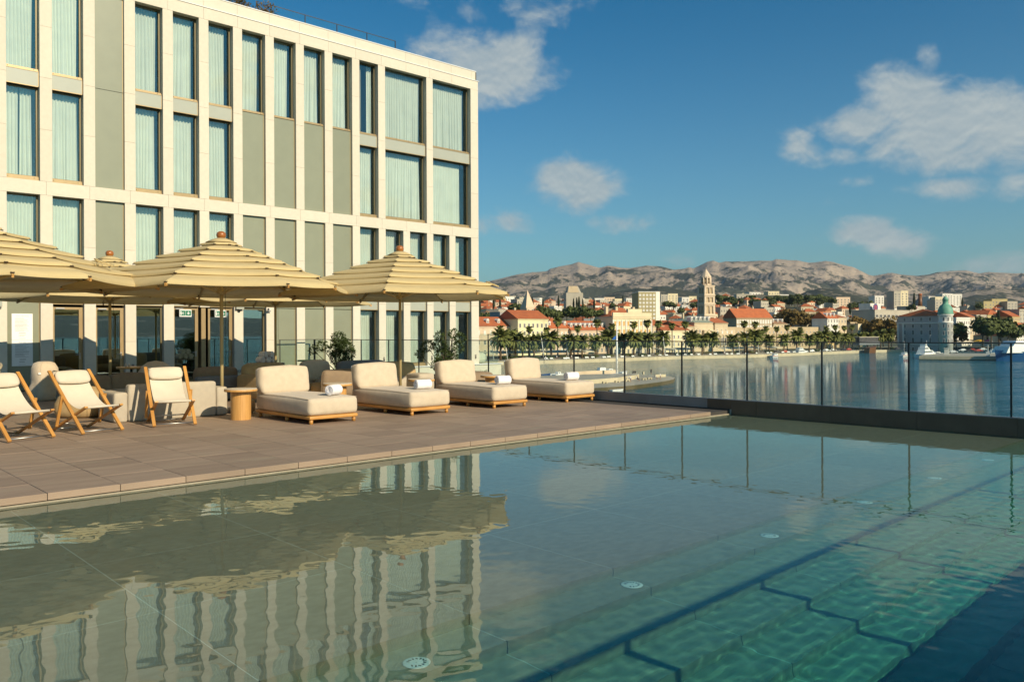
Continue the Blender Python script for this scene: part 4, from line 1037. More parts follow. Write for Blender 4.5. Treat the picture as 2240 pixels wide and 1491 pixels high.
M['palmtrunk'] = pmat('palm_trunk', (.17, .105, .055), (.12, .075, .04), 1., .9)
M['boatwhite'] = pmat('boat_white', (.82, .81, .78), None, 1., .35)
M['boatblue'] = pmat('boat_blue', (.01, .075, .22), None, 1., .35)
M['boatred'] = pmat('boat_red', (.40, .05, .025), None, 1., .4)
M['boatbrown'] = pmat('boat_brown', (.16, .065, .02), None, 1., .5)
M['awning'] = pmat('cream_awning', (.68, .60, .44), None, 1., .9)
M['awnyellow'] = pmat('yellow_awning', (.66, .38, .03), None, 1., .9)
M['awnpink'] = pmat('pink_banner', (.62, .10, .17), None, 1., .9)
M['flagblue'] = pmat('flag_blue', (.01, .09, .36), None, 1., .8)
M['asphalt'] = pmat('asphalt', (.055, .052, .05), None, 1., .9)
M['skin'] = pmat('skin', (.40, .22, .14), None, 3., .7)
M['shirt'] = pmat('shirt_white', (.74, .72, .70), None, 3., .9)
M['darkcloth'] = pmat('dark_clothes', (.035, .035, .045), None, 3., .9)
M['shorts'] = pmat('grey_shorts', (.16, .10, .16), None, 3., .9)

# ---- quay wall, promenade
QL = [(700, 330), (1050, 331), (1180, 341), (1254, 351), (1365, 372), (1470, 394), (1580, 407), (1640, 414), (1767, 452), (1867, 492), (1940, 512), (1975, 505)]
QP = [P2(*q) for q in QL]
QZ = SEA + 1.45
mb = MB()
for (a, b) in zip(QP, QP[1:]):
    n = max(1, int((b - a).length / 12))
    for k in range(n):
        p, q = a.lerp(b, k / n), a.lerp(b, (k + 1) / n)
        d = (q - p).normalized() * .02; p2, q2 = p + d, q - d
        mb.add([(p2.x, p2.y, SEA - 1.5), (q2.x, q2.y, SEA - 1.5), (q2.x, q2.y, QZ), (p2.x, p2.y, QZ)] + [(c.x + BX.x * 1.1, c.y + BX.y * 1.1, z) for c, z in ((p2, SEA - 1.5), (q2, SEA - 1.5), (q2, QZ), (p2, QZ))],
               [(0, 1, 2, 3), (3, 2, 6, 7), (1, 5, 6, 2), (0, 3, 7, 4)])
qw = mb.build('quay_wall', M['limestone']); tag(qw, 'long pale limestone quay wall along the promenade', 'quay wall')
mb = MB(); n = len(QP)
mb.v = [(p.x + BX.x * 1.0, p.y + BX.y * 1.0, QZ - .03) for p in QP] + [(p.x + BX.x * 60, p.y + BX.y * 60, QZ + .25) for p in QP]
mb.f = [(i, i + 1, n + i + 1, n + i) for i in range(n - 1)]; mb.m = [0] * (n - 1); mb.sm = [False] * (n - 1)
struct('promenade', mb, M['paving'])

# ---- the land the town stands on, rising inland to a low hill
def fwd_right(p): return p.x * FX + p.y * FY, p.x * RX + p.y * RY
HPROF = [(0, QZ + .3), (70, QZ + .6), (160, -8.3), (280, -3.), (420, 8.), (600, 24.), (800, 40.), (1000, 50.), (1300, 50.), (1900, 24.), (2600, 8.), (4200, 16.)]
def lerp_tab(tab, x):
    for (a, b), (c, d) in zip(tab, tab[1:]):
        if x <= c: return b + (d - b) * (x - a) / (c - a)
    return tab[-1][1]
QD = [((p.x * RX + p.y * RY), (p.x * FX + p.y * FY)) for p in QP]
def quay_depth(px):
    return lerp_tab([(q[0], q[1]) for q in QL], px)
HILLX = [(900, .9), (1050, .95), (1250, 1.), (1450, .92), (1560, 1.05), (1640, 1.3), (1760, 1.3), (1850, .92), (2000, .9), (2120, .95), (2240, .95), (2500, .95)]
def ground_z(px, d):
    q = quay_depth(min(max(px, 700), 1975)); t = max(0, d - q)
    z = lerp_tab(HPROF, t); f = lerp_tab(HILLX, px)
    return z if z < QZ + .7 else QZ + .6 + (z - QZ - .6) * f
mb = MB(); xs = list(range(700, 2640, 30)); ts = [52, 90, 140, 200, 260, 330, 420, 520, 640, 800, 950, 1100, 1300, 1500, 1900, 2600, 4200]
for x in xs:
    q = quay_depth(min(max(x, 700), 1975))
    for t_ in ts:
        d = q + t_; p = P2(x, d); mb.v.append((p.x, p.y, ground_z(x, d) - .3))
for i in range(len(xs) - 1):
    for j in range(len(ts) - 1):
        a = i * len(ts) + j; mb.f.append((a, a + len(ts), a + len(ts) + 1, a + 1)); mb.m.append(0); mb.sm.append(True)
struct('town_hill', mb, M['ground'])

# ---- buildings
WIN = {}
def win_mesh(w, h, style):
    k = (round(w, 2), round(h, 2), style)
    if k in WIN: return WIN[k]
    mb = MB(); f = .16
    mats = [M['whitewall'], M[{'dark': 'pane', 'ochre': 'shutter', 'white': 'wshutter', 'arch': 'pane'}[style]]]
    mb.box(-w / 2 - f, -w / 2, -.10, .02, -.0, h, 0); mb.box(w / 2, w / 2 + f, -.10, .02, 0, h, 0)
    mb.box(-w / 2 - f, w / 2 + f, -.16, .02, -f, 0, 0); mb.box(-w / 2 - f, w / 2 + f, -.13, .02, h, h + f, 0)
    if style == 'dark': mb.add([(-w / 2, -.01, 0), (w / 2, -.01, 0), (w / 2, -.01, h), (-w / 2, -.01, h)], [(0, 1, 2, 3)], 1); mb.box(-.05, .05, -.03, -.012, 0, h, 0)
    elif style == 'arch':
        mb.add([(-w / 2, -.01, 0), (w / 2, -.01, 0), (w / 2, -.01, h), (-w / 2, -.01, h)], [(0, 1, 2, 3)], 1)
    else: mb.box(-w / 2, -.02, -.05, .01, 0, h, 1); mb.box(.02, w / 2, -.05, .01, 0, h, 1)
    WIN[k] = mb.mesh('window', mats); return WIN[k]
def roof_mb(L, D, z, rh, kind, over=.5):
    mb = MB(); x0, x1, y0, y1 = -over, L + over, -over, D + over; ym = D / 2
    if kind == 'hip':
        i = min(L, D) / 2 * .95
        v = [(x0, y0, z), (x1, y0, z), (x1, y1, z), (x0, y1, z), (i, ym, z + rh), (L - i, ym, z + rh)]
        mb.add(v, [(0, 1, 5, 4), (1, 2, 5), (2, 3, 4, 5), (3, 0, 4), (0, 3, 2, 1)])
    elif kind == 'gable':
        v = [(x0, y0, z), (x1, y0, z), (x1, y1, z), (x0, y1, z), (x0, ym, z + rh), (x1, ym, z + rh)]
        mb.add(v, [(0, 1, 5, 4), (2, 3, 4, 5), (1, 2, 5), (3, 0, 4), (0, 3, 2, 1)])
    elif kind == 'gablex':
        xm = L / 2; v = [(x0, y0, z), (x1, y0, z), (x1, y1, z), (x0, y1, z), (xm, y0, z + rh), (xm, y1, z + rh)]
        mb.add(v, [(0, 4, 5, 3), (1, 2, 5, 4), (0, 1, 4), (2, 3, 5), (0, 3, 2, 1)])
    elif kind == 'mono':
        mb.add([(x0, y0, z), (x1, y0, z), (x1, y1, z + rh), (x0, y1, z + rh), (x0, y1, z), (x1, y1, z)], [(0, 1, 2, 3), (3, 2, 5, 4), (0, 3, 4), (1, 5, 2)])
    elif kind == 'flat':
        mb.box(-.12, L + .12, -.12, D + .12, z, z + rh)
    elif kind == 'pyramid':
        mb.add([(x0, y0, z), (x1, y0, z), (x1, y1, z), (x0, y1, z), (L / 2, D / 2, z + rh)], [(0, 1, 4), (1, 2, 4), (2, 3, 4), (3, 0, 4), (0, 3, 2, 1)])
    return mb
def house(name, label, cat, px0, px1, d, yb, ye, depth, wall='cream', roof='gable', rh=3., rmat='roof', rows=(), cols=0, wsize=(1.1, 1.8), style='dark', base=None, chim=0, group=None,
          dorm=0, side=True, rz=0., sidecols=0, cornice=True, styles=None, sink=3.):
    """front wall from column px0 to px1; d = depth of its left corner, yb / ye = rows of its foot and eaves there"""
    t0 = (px0 - 1120) / FOC; k = (px1 - 1120) / FOC; lc = t0 * d
    ef, er = E_F, E_R
    if rz: c_, s_ = math.cos(rz), math.sin(rz); er, ef = E_R * c_ - E_F * s_, E_R * s_ + E_F * c_
    L = (k * d - lc) / (er - ef * k)
    p = P2(px0, d); zb = zpix(px0, yb, d); ze = zpix(px0, ye, d); H = ze - zb
    t = thing(name, label, cat, (p.x, p.y, zb), ROT + rz, group)
    wb = MB(); wb.box(0, L, 0, depth, -sink, H)
    if roof == 'gable': wb.add([(0, 0, H), (0, depth, H), (0, depth / 2, H + rh - .02)], [(0, 2, 1)]); wb.add([(L, 0, H), (L, depth, H), (L, depth / 2, H + rh - .02)], [(0, 1, 2)])
    if cornice: wb.box(-.25, L + .25, -.35, depth + .1, H - .55, H - .15)
    wb.build('wall', M[wall], t)
    r = roof_mb(L, depth, H, rh, roof, .5 if roof != 'flat' else 0).build('roof', M[rmat], t)
    rng = random.Random(label)
    for c in range(chim):
        x = L * (c + .5) / chim + rng.uniform(-.1, .1) * L; MB().box(x - .5, x + .5, depth * .55, depth * .55 + 1., H, H + rh + 1.2).build('chimney', M['palestone'], r)
    for c in range(dorm):
        x = L * (c + .5) / dorm; yy = depth * .16; zz = H + rh * .32
        db = MB(); db.box(x - .75, x + .75, yy - .2, yy + 3., zz - .6, zz + 1.5); db.add([(x - 1., yy - .4, zz + 1.5), (x + 1., yy - .4, zz + 1.5), (x, yy - .4, zz + 2.3), (x - 1., yy + 3., zz + 1.5), (x + 1., yy + 3., zz + 1.5), (x, yy + 3., zz + 2.3)], [(0, 1, 2), (1, 4, 5, 2), (0, 2, 5, 3)])
        dm = db.build('dormer', M['whitewall'], r); link('window', win_mesh(.7, 1., 'dark'), None, (x, yy - .2, zz + .1)).parent = t
    nw = 0
    for ri, ry in enumerate(rows):
        zz = H * ry
        st = styles[ri] if styles else style
        for c in range(cols):
            if nw > 280: break
            x = L * (c + .5) / cols; link('window', win_mesh(wsize[0], wsize[1], st), t, (x, 0, zz)); nw += 1
        for c in range(sidecols):
            y = depth * (c + .5) / sidecols; o = link('window', win_mesh(wsize[0], wsize[1], 'dark'), t, (0, y, zz)); o.rotation_euler = (0, 0, -math.pi / 2)
    t['_L'] = L; t['_H'] = H
    return t
GZ = 771
fr = 'houses in the waterfront row'
house('waterfront_house', 'pink three storey waterfront house with four white dormers, next to the hotel corner', 'house', 985, 1132, 392, 782, 713, 16, 'pink', 'gable', 4.8, rows=(.08, .40, .72), cols=11, wsize=(1.0, 2.0), style='white', dorm=6, chim=1, styles=('dark', 'dark', 'white'))
house('waterfront_house', 'tall pale yellow waterfront house with a grey side wall', 'house', 1133, 1199, 405, 778, 697, 19, 'paleyellow', 'gable', 4.6, rows=(.1, .34, .555, .765), cols=7, wsize=(.95, 1.9), style='dark', chim=2, styles=('dark', 'white', 'dark', 'dark'))
gl = house('annex_block', 'grey blank annex behind the tall pale yellow house', 'house', 1094, 1128, 432, 778, 683, 10, 'greywall', 'flat', .4, 'concrete', cornice=False)
house('waterfront_house', 'cream waterfront house with two large white dormers, right of the pale yellow one', 'house', 1199, 1250, 418, 776, 718, 15, 'pink', 'hip', 5., rows=(.1, .42, .72), cols=6, wsize=(1., 1.9), style='white', dorm=3)
house('waterfront_house', 'long low orange waterfront house with a row of round dormers', 'house', 1250, 1338, 424, 776, 722, 14, 'pink', 'gable', 5., rows=(.1, .42, .74), cols=10, wsize=(1., 1.8), style='white', dorm=9, styles=('dark', 'white', 'dark'))
pal = house('palace', 'tall cream palace with white pilasters, ochre shutters and a stepped parapet', 'palace', 1341, 1425, 434, 776, 694, 15, 'cream', 'flat', .5, 'palestone', rows=(.03, .30, .56, .78), cols=9, wsize=(1.15, 2.3), style='ochre', styles=('dark', 'ochre', 'ochre', 'ochre'))
L, H = pal['_L'], pal['_H']
mb = MB()
for c in range(10): mb.box(L * c / 9 - .35, L * c / 9 + .35, -.30, 0, H * .28, H * .94)
mb.build('pilaster', M['whitewall'], pal)['kind'] = 'stuff'
mb = MB(); mb.box(0, L, -.1, .8, H + .5, H + 2.6); mb.build('parapet', M['cream'], pal); MB().box(L * .38, L * .74, -.2, 1.2, H + 2.6, H + 4.6).build('gable_block', M['cream'], pal)
roof_mb(L - 2, 11, H + .6, 3.6, 'hip', 0).build('tiled_roof', M['roof'], pal, (1, 3, 0))
for c in (.44, .55, .66):
    for z in (.28, .54): MB().box(L * c - 1.4, L * c + 1.4, -1.1, -.01, H * z - .2, H * z + .7).build('balcony', M['whitewall'], pal)
for c in (.1, .35, .8): MB().box(L * c - .8, L * c + .8, 8, 9.6, H + 2, H + 6).build('chimney', M['palestone'], pal)
fl = house('old_house', 'narrow grey house half hidden beside the palace', 'house', 1428, 1452, 452, 776, 712, 16, 'palestone', 'gable', 3.4, rows=(.4, .7), cols=3)
house('old_house', 'pale house with white window surrounds behind the two slender palms', 'house', 1450, 1508, 450, 776, 722, 14, 'cream', 'gable', 3., rows=(.08, .36, .66), cols=6, wsize=(1., 1.7), style='dark')
house('old_house', 'stone house with a brown tiled gable left of the green roof', 'house', 1487, 1522, 462, 775, 713, 18, 'palestone', 'gable', 3., rows=(.2, .45, .7), cols=4, wsize=(.9, 1.5))
gr = house('mansard_house', 'pale stone house with a green metal mansard roof in front of the bell tower', 'house', 1519, 1566, 468, 772, 705, 24, 'palestone', 'hip', 4.2, 'roofgreen', rows=(.2, .44, .66), cols=6, wsize=(.95, 1.7), dorm=5, chim=2)
house('stone_house', 'stone house with a red roof and glazed bay, right of the green mansard', 'house', 1564, 1592, 476, 772, 706, 18, 'palestone', 'gable', 3., rows=(.45, .68), cols=3, wsize=(1.2, 1.8))
# palace front wall with half columns and arches, then the long ancient sea wall
pw = thing('loggia_front', 'ancient stone loggia with half columns and a round arch in its middle', 'ruin', (*P2(1541, 470), zpix(1541, 772, 470)), ROT)
L2 = 26.; mb = MB(); mb.box(0, L2, 0, 5, -2, 13.2); mb.box(-.2, L2 + .2, -.5, .1, 10.2, 10.9); mb.build('wall', M['palestone'], pw)
for c in range(9): MB().lathe([(.42, 0), (.36, 6.4), (.55, 6.9)], 10).build('half_column', M['cream'], pw, (1 + c * 3., -.3, 3.4))
for c in range(8): link('window', win_mesh(1.2, 4.6, 'arch'), pw, (2.5 + c * 3., 0, 4.0))
for c in range(6): link('window', win_mesh(.9, 1.5, 'white'), pw, (3 + c * 4., 0, 11.2))
ar = MB()
for k in range(13):
    a = math.pi * k / 12; ar.box(4.5 + 2.2 * math.cos(a) - .35, 4.5 + 2.2 * math.cos(a) + .35, -.7, .0, 10.9 + 2.2 * math.sin(a) - .3, 10.9 + 2.2 * math.sin(a) + .4)
ar.build('arch', M['cream'], pw)
sw_ = house('sea_wall', 'long ancient stone wall with small square windows behind the palms', 'ruin', 1592, 1836, 500, 770, 716, 6, 'oldstone', 'flat', .3, 'palestone', rows=(.42, .76), cols=30, wsize=(.8, 1.2), style='dark', styles=('dark', 'dark'), cornice=False)
for c in range(26): MB().lathe([(.34, 0), (.30, 4.2)], 8).build('half_column', M['palestone'], sw_, (1.2 + c * sw_['_L'] / 27, -.22, 3.0))
mb = MB(); mb.box(0, sw_['_L'], -.35, .0, 7.3, 7.9); mb.build('string_course', M['palestone'], sw_)
house('corner_tower', 'plain square stone tower at the right end of the ancient wall', 'tower', 1877, 1896, 560, 762, 709, 24, 'cream', 'flat', .4, 'palestone', cornice=False)
house('waterfront_shop', 'low yellow ochre arcade under the right end of the ancient wall', 'house', 1806, 1830, 512, 770, 738, 7, 'ochre', 'flat', .4, 'roof', rows=(.1,), cols=4, wsize=(1.4, 3.2))
house('stone_hall', 'big old stone hall with a wide red hip roof above the ancient wall', 'hall', 1611, 1689, 540, 722, 695, 14, 'oldstone', 'gable', 6.4, rows=(.1, .54), cols=14, wsize=(1.2, 2.4), style='white', chim=2, rz=-.2)
house('white_house', 'white house with a grey gable end and three dormers above the ancient wall', 'house', 1810, 1834, 545, 716, 696, 12, 'whitewall', 'gable', 4.6, rows=(.08, .55), cols=4, wsize=(.9, 1.8), dorm=3)
house('stone_house', 'tan stone house right of the white gabled house', 'house', 1832, 1852, 552, 735, 694, 18, 'palestone', 'hip', 3., rows=(.42, .72), cols=3, wsize=(.9, 1.8))
house('old_house', 'small brown roofed house between stone hall and yellow trees', 'house', 1692, 1722, 560, 722, 708, 14, 'palestone', 'hip', 4., 'roofold', rows=(.3,), cols=4, dorm=3)
# ---- bell tower
bt = thing('bell_tower', 'tall stone bell tower with arched tiers and a pointed octagonal spire', 'bell tower', (*P2(1545, 640), zpix(1545, 752, 640)), R(-12) + ROT)
def zt(py): return zpix(1545, py, 640) - zpix(1545, 752, 640)
s0 = 6.0
tiers = [(752, 689, 5.2), (689, 664, 4.9), (664, 645, 4.75), (645, 624.5, 4.6)]
for k, (a, b, hw) in enumerate(tiers):
    z0, z1 = zt(a), zt(b); core = MB(); core.box(-hw + .9, hw - .9, -hw + .9, hw - .9, z0, z1)
    core.build('core', M['oldstone'], bt)
    fr_ = MB(); e = .05
    for sx in (-1, 1):
        for sy in (-1, 1): fr_.box(sx * hw - (.0 if sx < 0 else 1.5), sx * hw + (1.5 if sx < 0 else .0), sy * hw - (.0 if sy < 0 else 1.5), sy * hw + (1.5 if sy < 0 else 0), z0, z1)
    fr_.box(-hw - .35, hw + .35, -hw - .35, hw + .35, z1 - .7, z1 + .1); fr_.box(-hw - .1, hw + .1, -hw - .1, hw + .1, z0 + .1, z0 + .9)
    fr_.box(-hw + .02, hw - .02, -hw + .1, hw - .1, z1 - 1.9, z1 - .7)
    fr_.build('tier', M['tower'], bt)
    cb = MB(); n = 3
    for side_ in range(4):
        for c in range(n):
            q = -hw + 1.5 + (2 * hw - 3.) * (c + .0) / (n - 1) if n > 1 else 0
            x, y = [(q, -hw + .35), (hw - .35, q), (q, hw - .35), (-hw + .35, q)][side_]; cb.lathe([(.42, 0), (.34, z1 - z0 - 2.4)], 6, c=(x, y, z0 + .6))
    cb.build('colonnade', M['tower'], bt)['kind'] = 'stuff'
z0, z1 = zt(624.5), zt(606); oc = MB()
for k in range(8):
    a = math.pi / 8 + k * math.pi / 4; oc.lathe([(.62, z0), (.62, z1)], 6, c=(3.55 * math.cos(a), 3.55 * math.sin(a), 0))
oc.lathe([(3.9, z1 - 1.1), (4.05, z1)], 8); oc.lathe([(3.95, z0), (3.8, z0 + 1.2)], 8); oc.build('lantern', M['tower'], bt); MB().lathe([(2.5, z0), (2.5, z1)], 8).build('lantern_core', M['oldstone'], bt)
MB().lathe([(4.25, z1), (3.95, z1 + .5), (.12, zt(588.5))], 8, smooth=False).build('spire', M['tower'], bt); MB().lathe([(.12, zt(588.5) - .4), (.3, zt(587.6)), (.04, zt(585))], 8).build('finial', M['tower'], bt)
ms = thing('mausoleum', 'low octagonal stone drum with a brown tiled pyramid roof beside the bell tower', 'church', (*P2(1580, 650), zpix(1580, 752, 650)), ROT)
MB().lathe([(13., 0), (13., 14.5)], 8, smooth=False).build('wall', M['oldstone'], ms); MB().lathe([(14, 14.5), (.3, 23.)], 8, smooth=False).build('roof', M['roofold'], ms)
sp = thing('church_spire', 'slim pink stone church spire left of the concrete church', 'church spire', (*P2(1154, 560), zpix(1154, 700, 560)), ROT)
MB().box(-3.6, 3.6, -3.6, 3.6, -6, 9.).build('belfry', M['pink'], sp); MB().lathe([(4.9, 9.), (.08, 20.5)], 4, smooth=False).build('spire', M['pink'], sp).rotation_euler = (0, 0, R(45))
for x in (-1.6, 1.6): link('window', win_mesh(1.1, 2.2, 'arch'), sp, (x, -3.61, 5.))
# ---- customs house with its domed corner tower
cu = house('customs_house', 'large lilac grey customs house with a red roof and a round corner turret', 'customs house', 2066, 2078, 512, 774, 690, 31, 'lilac', 'hip', 4.5, rows=(.10, .36, .54, .71, .88), cols=2, wsize=(1.2, 2.2), sidecols=0)
L, H = cu['_L'], cu['_H']
D_ = 31.
for ri, ry in enumerate((.07, .30, .50, .685, .865)):
    for c in range(5):
        o = link('window', win_mesh(1.4, 2.9 if ri in (1, 2) else 2.2, 'arch' if ri == 0 else 'dark'), cu, (0, D_ * (c + .62) / 5.5, H * ry)); o.rotation_euler = (0, 0, -math.pi / 2)
mb = MB(); mb.box(-.5, -.02, -.3, D_ + .3, H * .80, H * .83); mb.box(-.3, -.01, -.2, D_ + .2, H * .235, H * .255)
for y in (D_ - 4., D_ - .4): mb.box(-.35, -.01, y - .6, y + .6, H * .26, H * .8)
mb.build('string_course', M['whitewall'], cu)
tw = MB().lathe([(4.2, 0), (4.2, H * .80), (4.6, H * .81), (4.6, H * .83), (4.2, H * .84), (4.2, H), (4.7, H + .2), (4.7, H + .7), (4.4, H + .8)], 20, c=(3, 1, 0)).build('turret', M['whitewall'], cu)
MB().lathe([(4.5, H + .8), (4.5, H + 1.4), (4.3, H + 3.6), (3.4, H + 5.8), (1.9, H + 7.2), (1.6, H + 7.6), (1.6, H + 9.6), (1.9, H + 9.8), (1.3, H + 11.2), (.15, H + 12.4), (.05, H + 13.5)], 12, c=(3, 1, 0)).build('dome', M['copper'], cu)
for k in range(5):
    a = R(-165 + 36 * k)
    for ry in (.30, .50, .685, .865): o = link('window', win_mesh(.9, 2.2, 'dark'), cu, (3 + 4.2 * math.cos(a), 1 + 4.2 * math.sin(a), H * ry)); o.rotation_euler = (0, 0, a + math.pi / 2)
# ---- further landmarks
house('slab_block', 'long apartment slab with white balconies behind the golden trees', 'apartment block', 1914, 1990, 700, 735, 679, 22, 'concrete', 'flat', .8, 'concrete', rows=(.05, .28, .51, .74), cols=9, wsize=(3.6, 2.2), cornice=False)
tb_ = house('apartment_block', 'tall khaki and white apartment block left of the bell tower', 'apartment block', 1397, 1435, 820, 700, 639, 28, 'khaki', 'flat', .8, 'whitewall', rows=tuple(.04 + .137 * k for k in range(7)), cols=5, wsize=(1.9, 2.0), style='white', cornice=False, rz=-.5)
house('white_block', 'plain white blank sided block right of the khaki apartments', 'apartment block', 1435, 1444, 830, 700, 639, 24, 'whitewall', 'flat', .8, 'whitewall', cornice=False)
cc = thing('concrete_church', 'massive beige concrete church with a sloping roof block on the skyline', 'church', (*P2(1239, 960), zpix(1239, 672, 960)), ROT - .5)
mb = MB(); k_ = 960 / FOC
mb.box(0, 20, 0, 20, -4, 17); mb.add([(1.5, 1, 17), (18, 1, 17), (18, 19, 17), (1.5, 19, 17), (3.5, 6, 25), (15, 6, 25), (15, 15, 25), (3.5, 15, 25)], [(0, 1, 5, 4), (1, 2, 6, 5), (2, 3, 7, 6), (3, 0, 4, 7), (4, 5, 6, 7)])
mb.build('wall', M['concrete'], cc); MB().add([(2.2, .7, 17.5), (15.5, .7, 17.5), (13.8, 5.4, 25.2), (3.8, 5.4, 25.2), (2.2, 3, 17.5), (15.5, 3, 17.5), (13.8, 6.4, 25.2), (3.8, 6.4, 25.2)], [(0, 1, 2, 3), (4, 7, 6, 5), (0, 4, 5, 1), (3, 2, 6, 7)]).build('roof', M['oldstone'], cc)
for x in (4, 9, 14): MB().tube([(x, 8, 25), (x, 8, 29)], .25, 5).build('antenna', M['concrete'], cc)
FARB = [(1066, 1096, 1500, 668, 648, 'whitewall'), (1104, 1129, 1480, 668, 648, 'concrete'), (1130, 1152, 1420, 672, 655, 'whitewall'), (1446, 1462, 1300, 664, 645, 'concrete'), (1462, 1483, 1310, 664, 643, 'cream'),
        (1492, 1508, 1250, 666, 651, 'whitewall'), (1508, 1524, 1260, 666, 649, 'cream'), (1640, 1664, 1350, 648, 640, 'whitewall'), (1681, 1705, 1320, 648, 638, 'cream'), (1663, 1680, 1360, 648, 642, 'concrete'),
        (1706, 1726, 1330, 652, 645, 'whitewall'), (1830, 1860, 1150, 668, 651, 'pink'), (1914, 1934, 1200, 664, 648, 'whitewall'), (1956, 1971, 1050, 668, 638, 'concrete'), (1971, 1987, 1060, 668, 637, 'cream'),
        (2032, 2046, 1350, 668, 649, 'whitewall'), (2046, 2062, 1340, 668, 650, 'cream'), (2062, 2084, 1380, 668, 643, 'whitewall'), (2084, 2105, 1385, 668, 644, 'whitewall'), (2046, 2070, 1000, 682, 657, 'concrete'),
        (2152, 2172, 1100, 676, 660, 'khaki'), (2170, 2204, 1120, 676, 655, 'khaki'), (2204, 2226, 1110, 678, 660, 'concrete'), (1160, 1185, 1500, 666, 657, 'whitewall'), (1275, 1300, 1450, 664, 655, 'cream'),
        (1300, 1322, 1400, 664, 653, 'whitewall'), (1322, 1345, 1420, 664, 651, 'pink'), (1345, 1370, 1400, 666, 654, 'cream'), (1370, 1394, 1380, 668, 653, 'whitewall')]
side_w = ['left of the umbrella tip', 'second from the left', 'stepped', 'pale', 'twin towered', 'light coloured', 'sunlit']
for i, (a, b, d, yb, ye, wl) in enumerate(FARB):
    hh = (yb - ye) / FOC * d; nr = max(2, int(hh / 3.4)); cl = max(2, int((b - a) / FOC * d / 4.2))
    wcol = dict(whitewall='white', concrete='grey beige', cream='cream', pink='pinkish', khaki='khaki')[wl]
    zone = 'left of the bell tower' if a < 1530 else ('above the green hill trees' if a < 1760 else ('behind the slab with balconies' if a < 2020 else 'behind the domed customs house' if a < 2110 else 'at the far right'))
    house('tower_block', 'distant %s apartment block on the skyline %s' % (wcol, zone), 'apartment block', a, b, d, yb, ye, 16, wl, 'flat', .9, wl, rows=tuple(.05 + .9 * k / nr for k in range(nr)), cols=cl, wsize=(1.6, 1.6), style='dark', cornice=False, rz=-.45, group='distant %s apartment blocks %s' % (wcol, zone))
ck = thing('chimney_stack', 'tall brown brick chimney on the skyline left of the customs dome', 'chimney', (*P2(2013, 1200), zpix(2013, 668, 1200)), 0)
MB().lathe([(3.0, -5), (2.4, 15)], 12).build('shaft', M['boatbrown'], ck); MB().lathe([(2.5, 15), (2.5, 17.2)], 12).build('band', M['roof'], ck)
def roundel(lab, px, py, d, r, mats):
    t = thing('wall_emblem', lab, 'emblem', tuple(at(px, py, d)), ROT); dsk = MB().lathe([(r, 0), (r, .3)], 24).build('disc', M[mats[0]], t); dsk.rotation_euler = (math.pi / 2, 0, 0)
    ck_ = MB(); n = 5; q = r * 1.25 / n
    for i in range(n):
        for j in range(n):
            if (i + j) % 2 == 0: ck_.box(-r * .625 + i * q, -r * .625 + (i + 1) * q, -.42, -.31, -r * .625 + j * q, -r * .625 + (j + 1) * q)
    ck_.build('checker', M[mats[1]], t)
M['emblemblue'] = pmat('emblem_blue', (.05, .09, .22), None, 1., .8); M['emblemred'] = pmat('emblem_red', (.55, .06, .06), None, 1., .8)
house('mural_house', 'cream gable house with a large red and white checked emblem', 'house', 1904, 1927, 900, 683, 664, 14, 'whitewall', 'flat', .5, 'whitewall', cornice=False)
roundel('red and white checked round emblem painted on the cream gable', 1915, 672.5, 897, 4.4, ('emblemblue', 'emblemred'))
house('old_house', 'low beige building carrying a small pink round emblem', 'house', 1990, 2024, 850, 690, 670, 14, 'concrete', 'flat', .5, 'concrete', cornice=False)
roundel('small pink round emblem on the low beige building', 2005, 673, 845, 1.7, ('wshutter', 'awnpink'))
RIGHTB = [('white classical villa with tall windows right of the domed turret', 2092, 2122, 640, 735, 696, 'whitewall', 'flat', .8, 'whitewall', (.1, .4, .68), 6),
          ('red roofed house just behind the domed turret', 2068, 2093, 660, 735, 697, 'whitewall', 'gable', 7., 'roof', (.5,), 3), ('tan apartment house right of the white villa', 2121, 2133, 660, 735, 693, 'palestone', 'gable', 4., 'roof', (.1, .32, .54, .76), 2),
          ('grey flats with long balconies above the dark trees', 2136, 2158, 680, 725, 690, 'concrete', 'flat', .8, 'concrete', (.1, .4, .7), 3), ('narrow ochre gable beside the grey flats', 2160, 2172, 690, 722, 688, 'khaki', 'gablex', 4., 'roof', (.3, .6), 2),
          ('brown blank sided house above the yellow green tree', 2176, 2188, 700, 720, 687, 'oldstone', 'gable', 5., 'roof', (.3, .6), 2), ('sunlit ochre house with an orange roof at the far right', 2214, 2231, 690, 714, 692, 'ochre', 'gable', 5., 'roof', (.2, .6), 4),
          ('grey flats with dark balconies cut by the right edge', 2230, 2262, 700, 722, 678, 'concrete', 'flat', .8, 'concrete', (.1, .3, .5, .7, .88), 5), ('red brown house low at the right edge', 2232, 2270, 640, 738, 722, 'pink', 'gable', 6., 'roof', (.3,), 4),
          ('grey block left of the white villa trees', 1860, 1875, 620, 735, 706, 'oldstone', 'flat', .6, 'oldstone', (.5,), 2)]
for (lb, a, b, d, yb, ye, wl, rf, rh, rm, rw, cl) in RIGHTB: house('town_house', lb, 'house', a, b, d, yb, ye, 18, wl, rf, rh, rm, rows=rw, cols=cl, wsize=(1.2, 2.2))

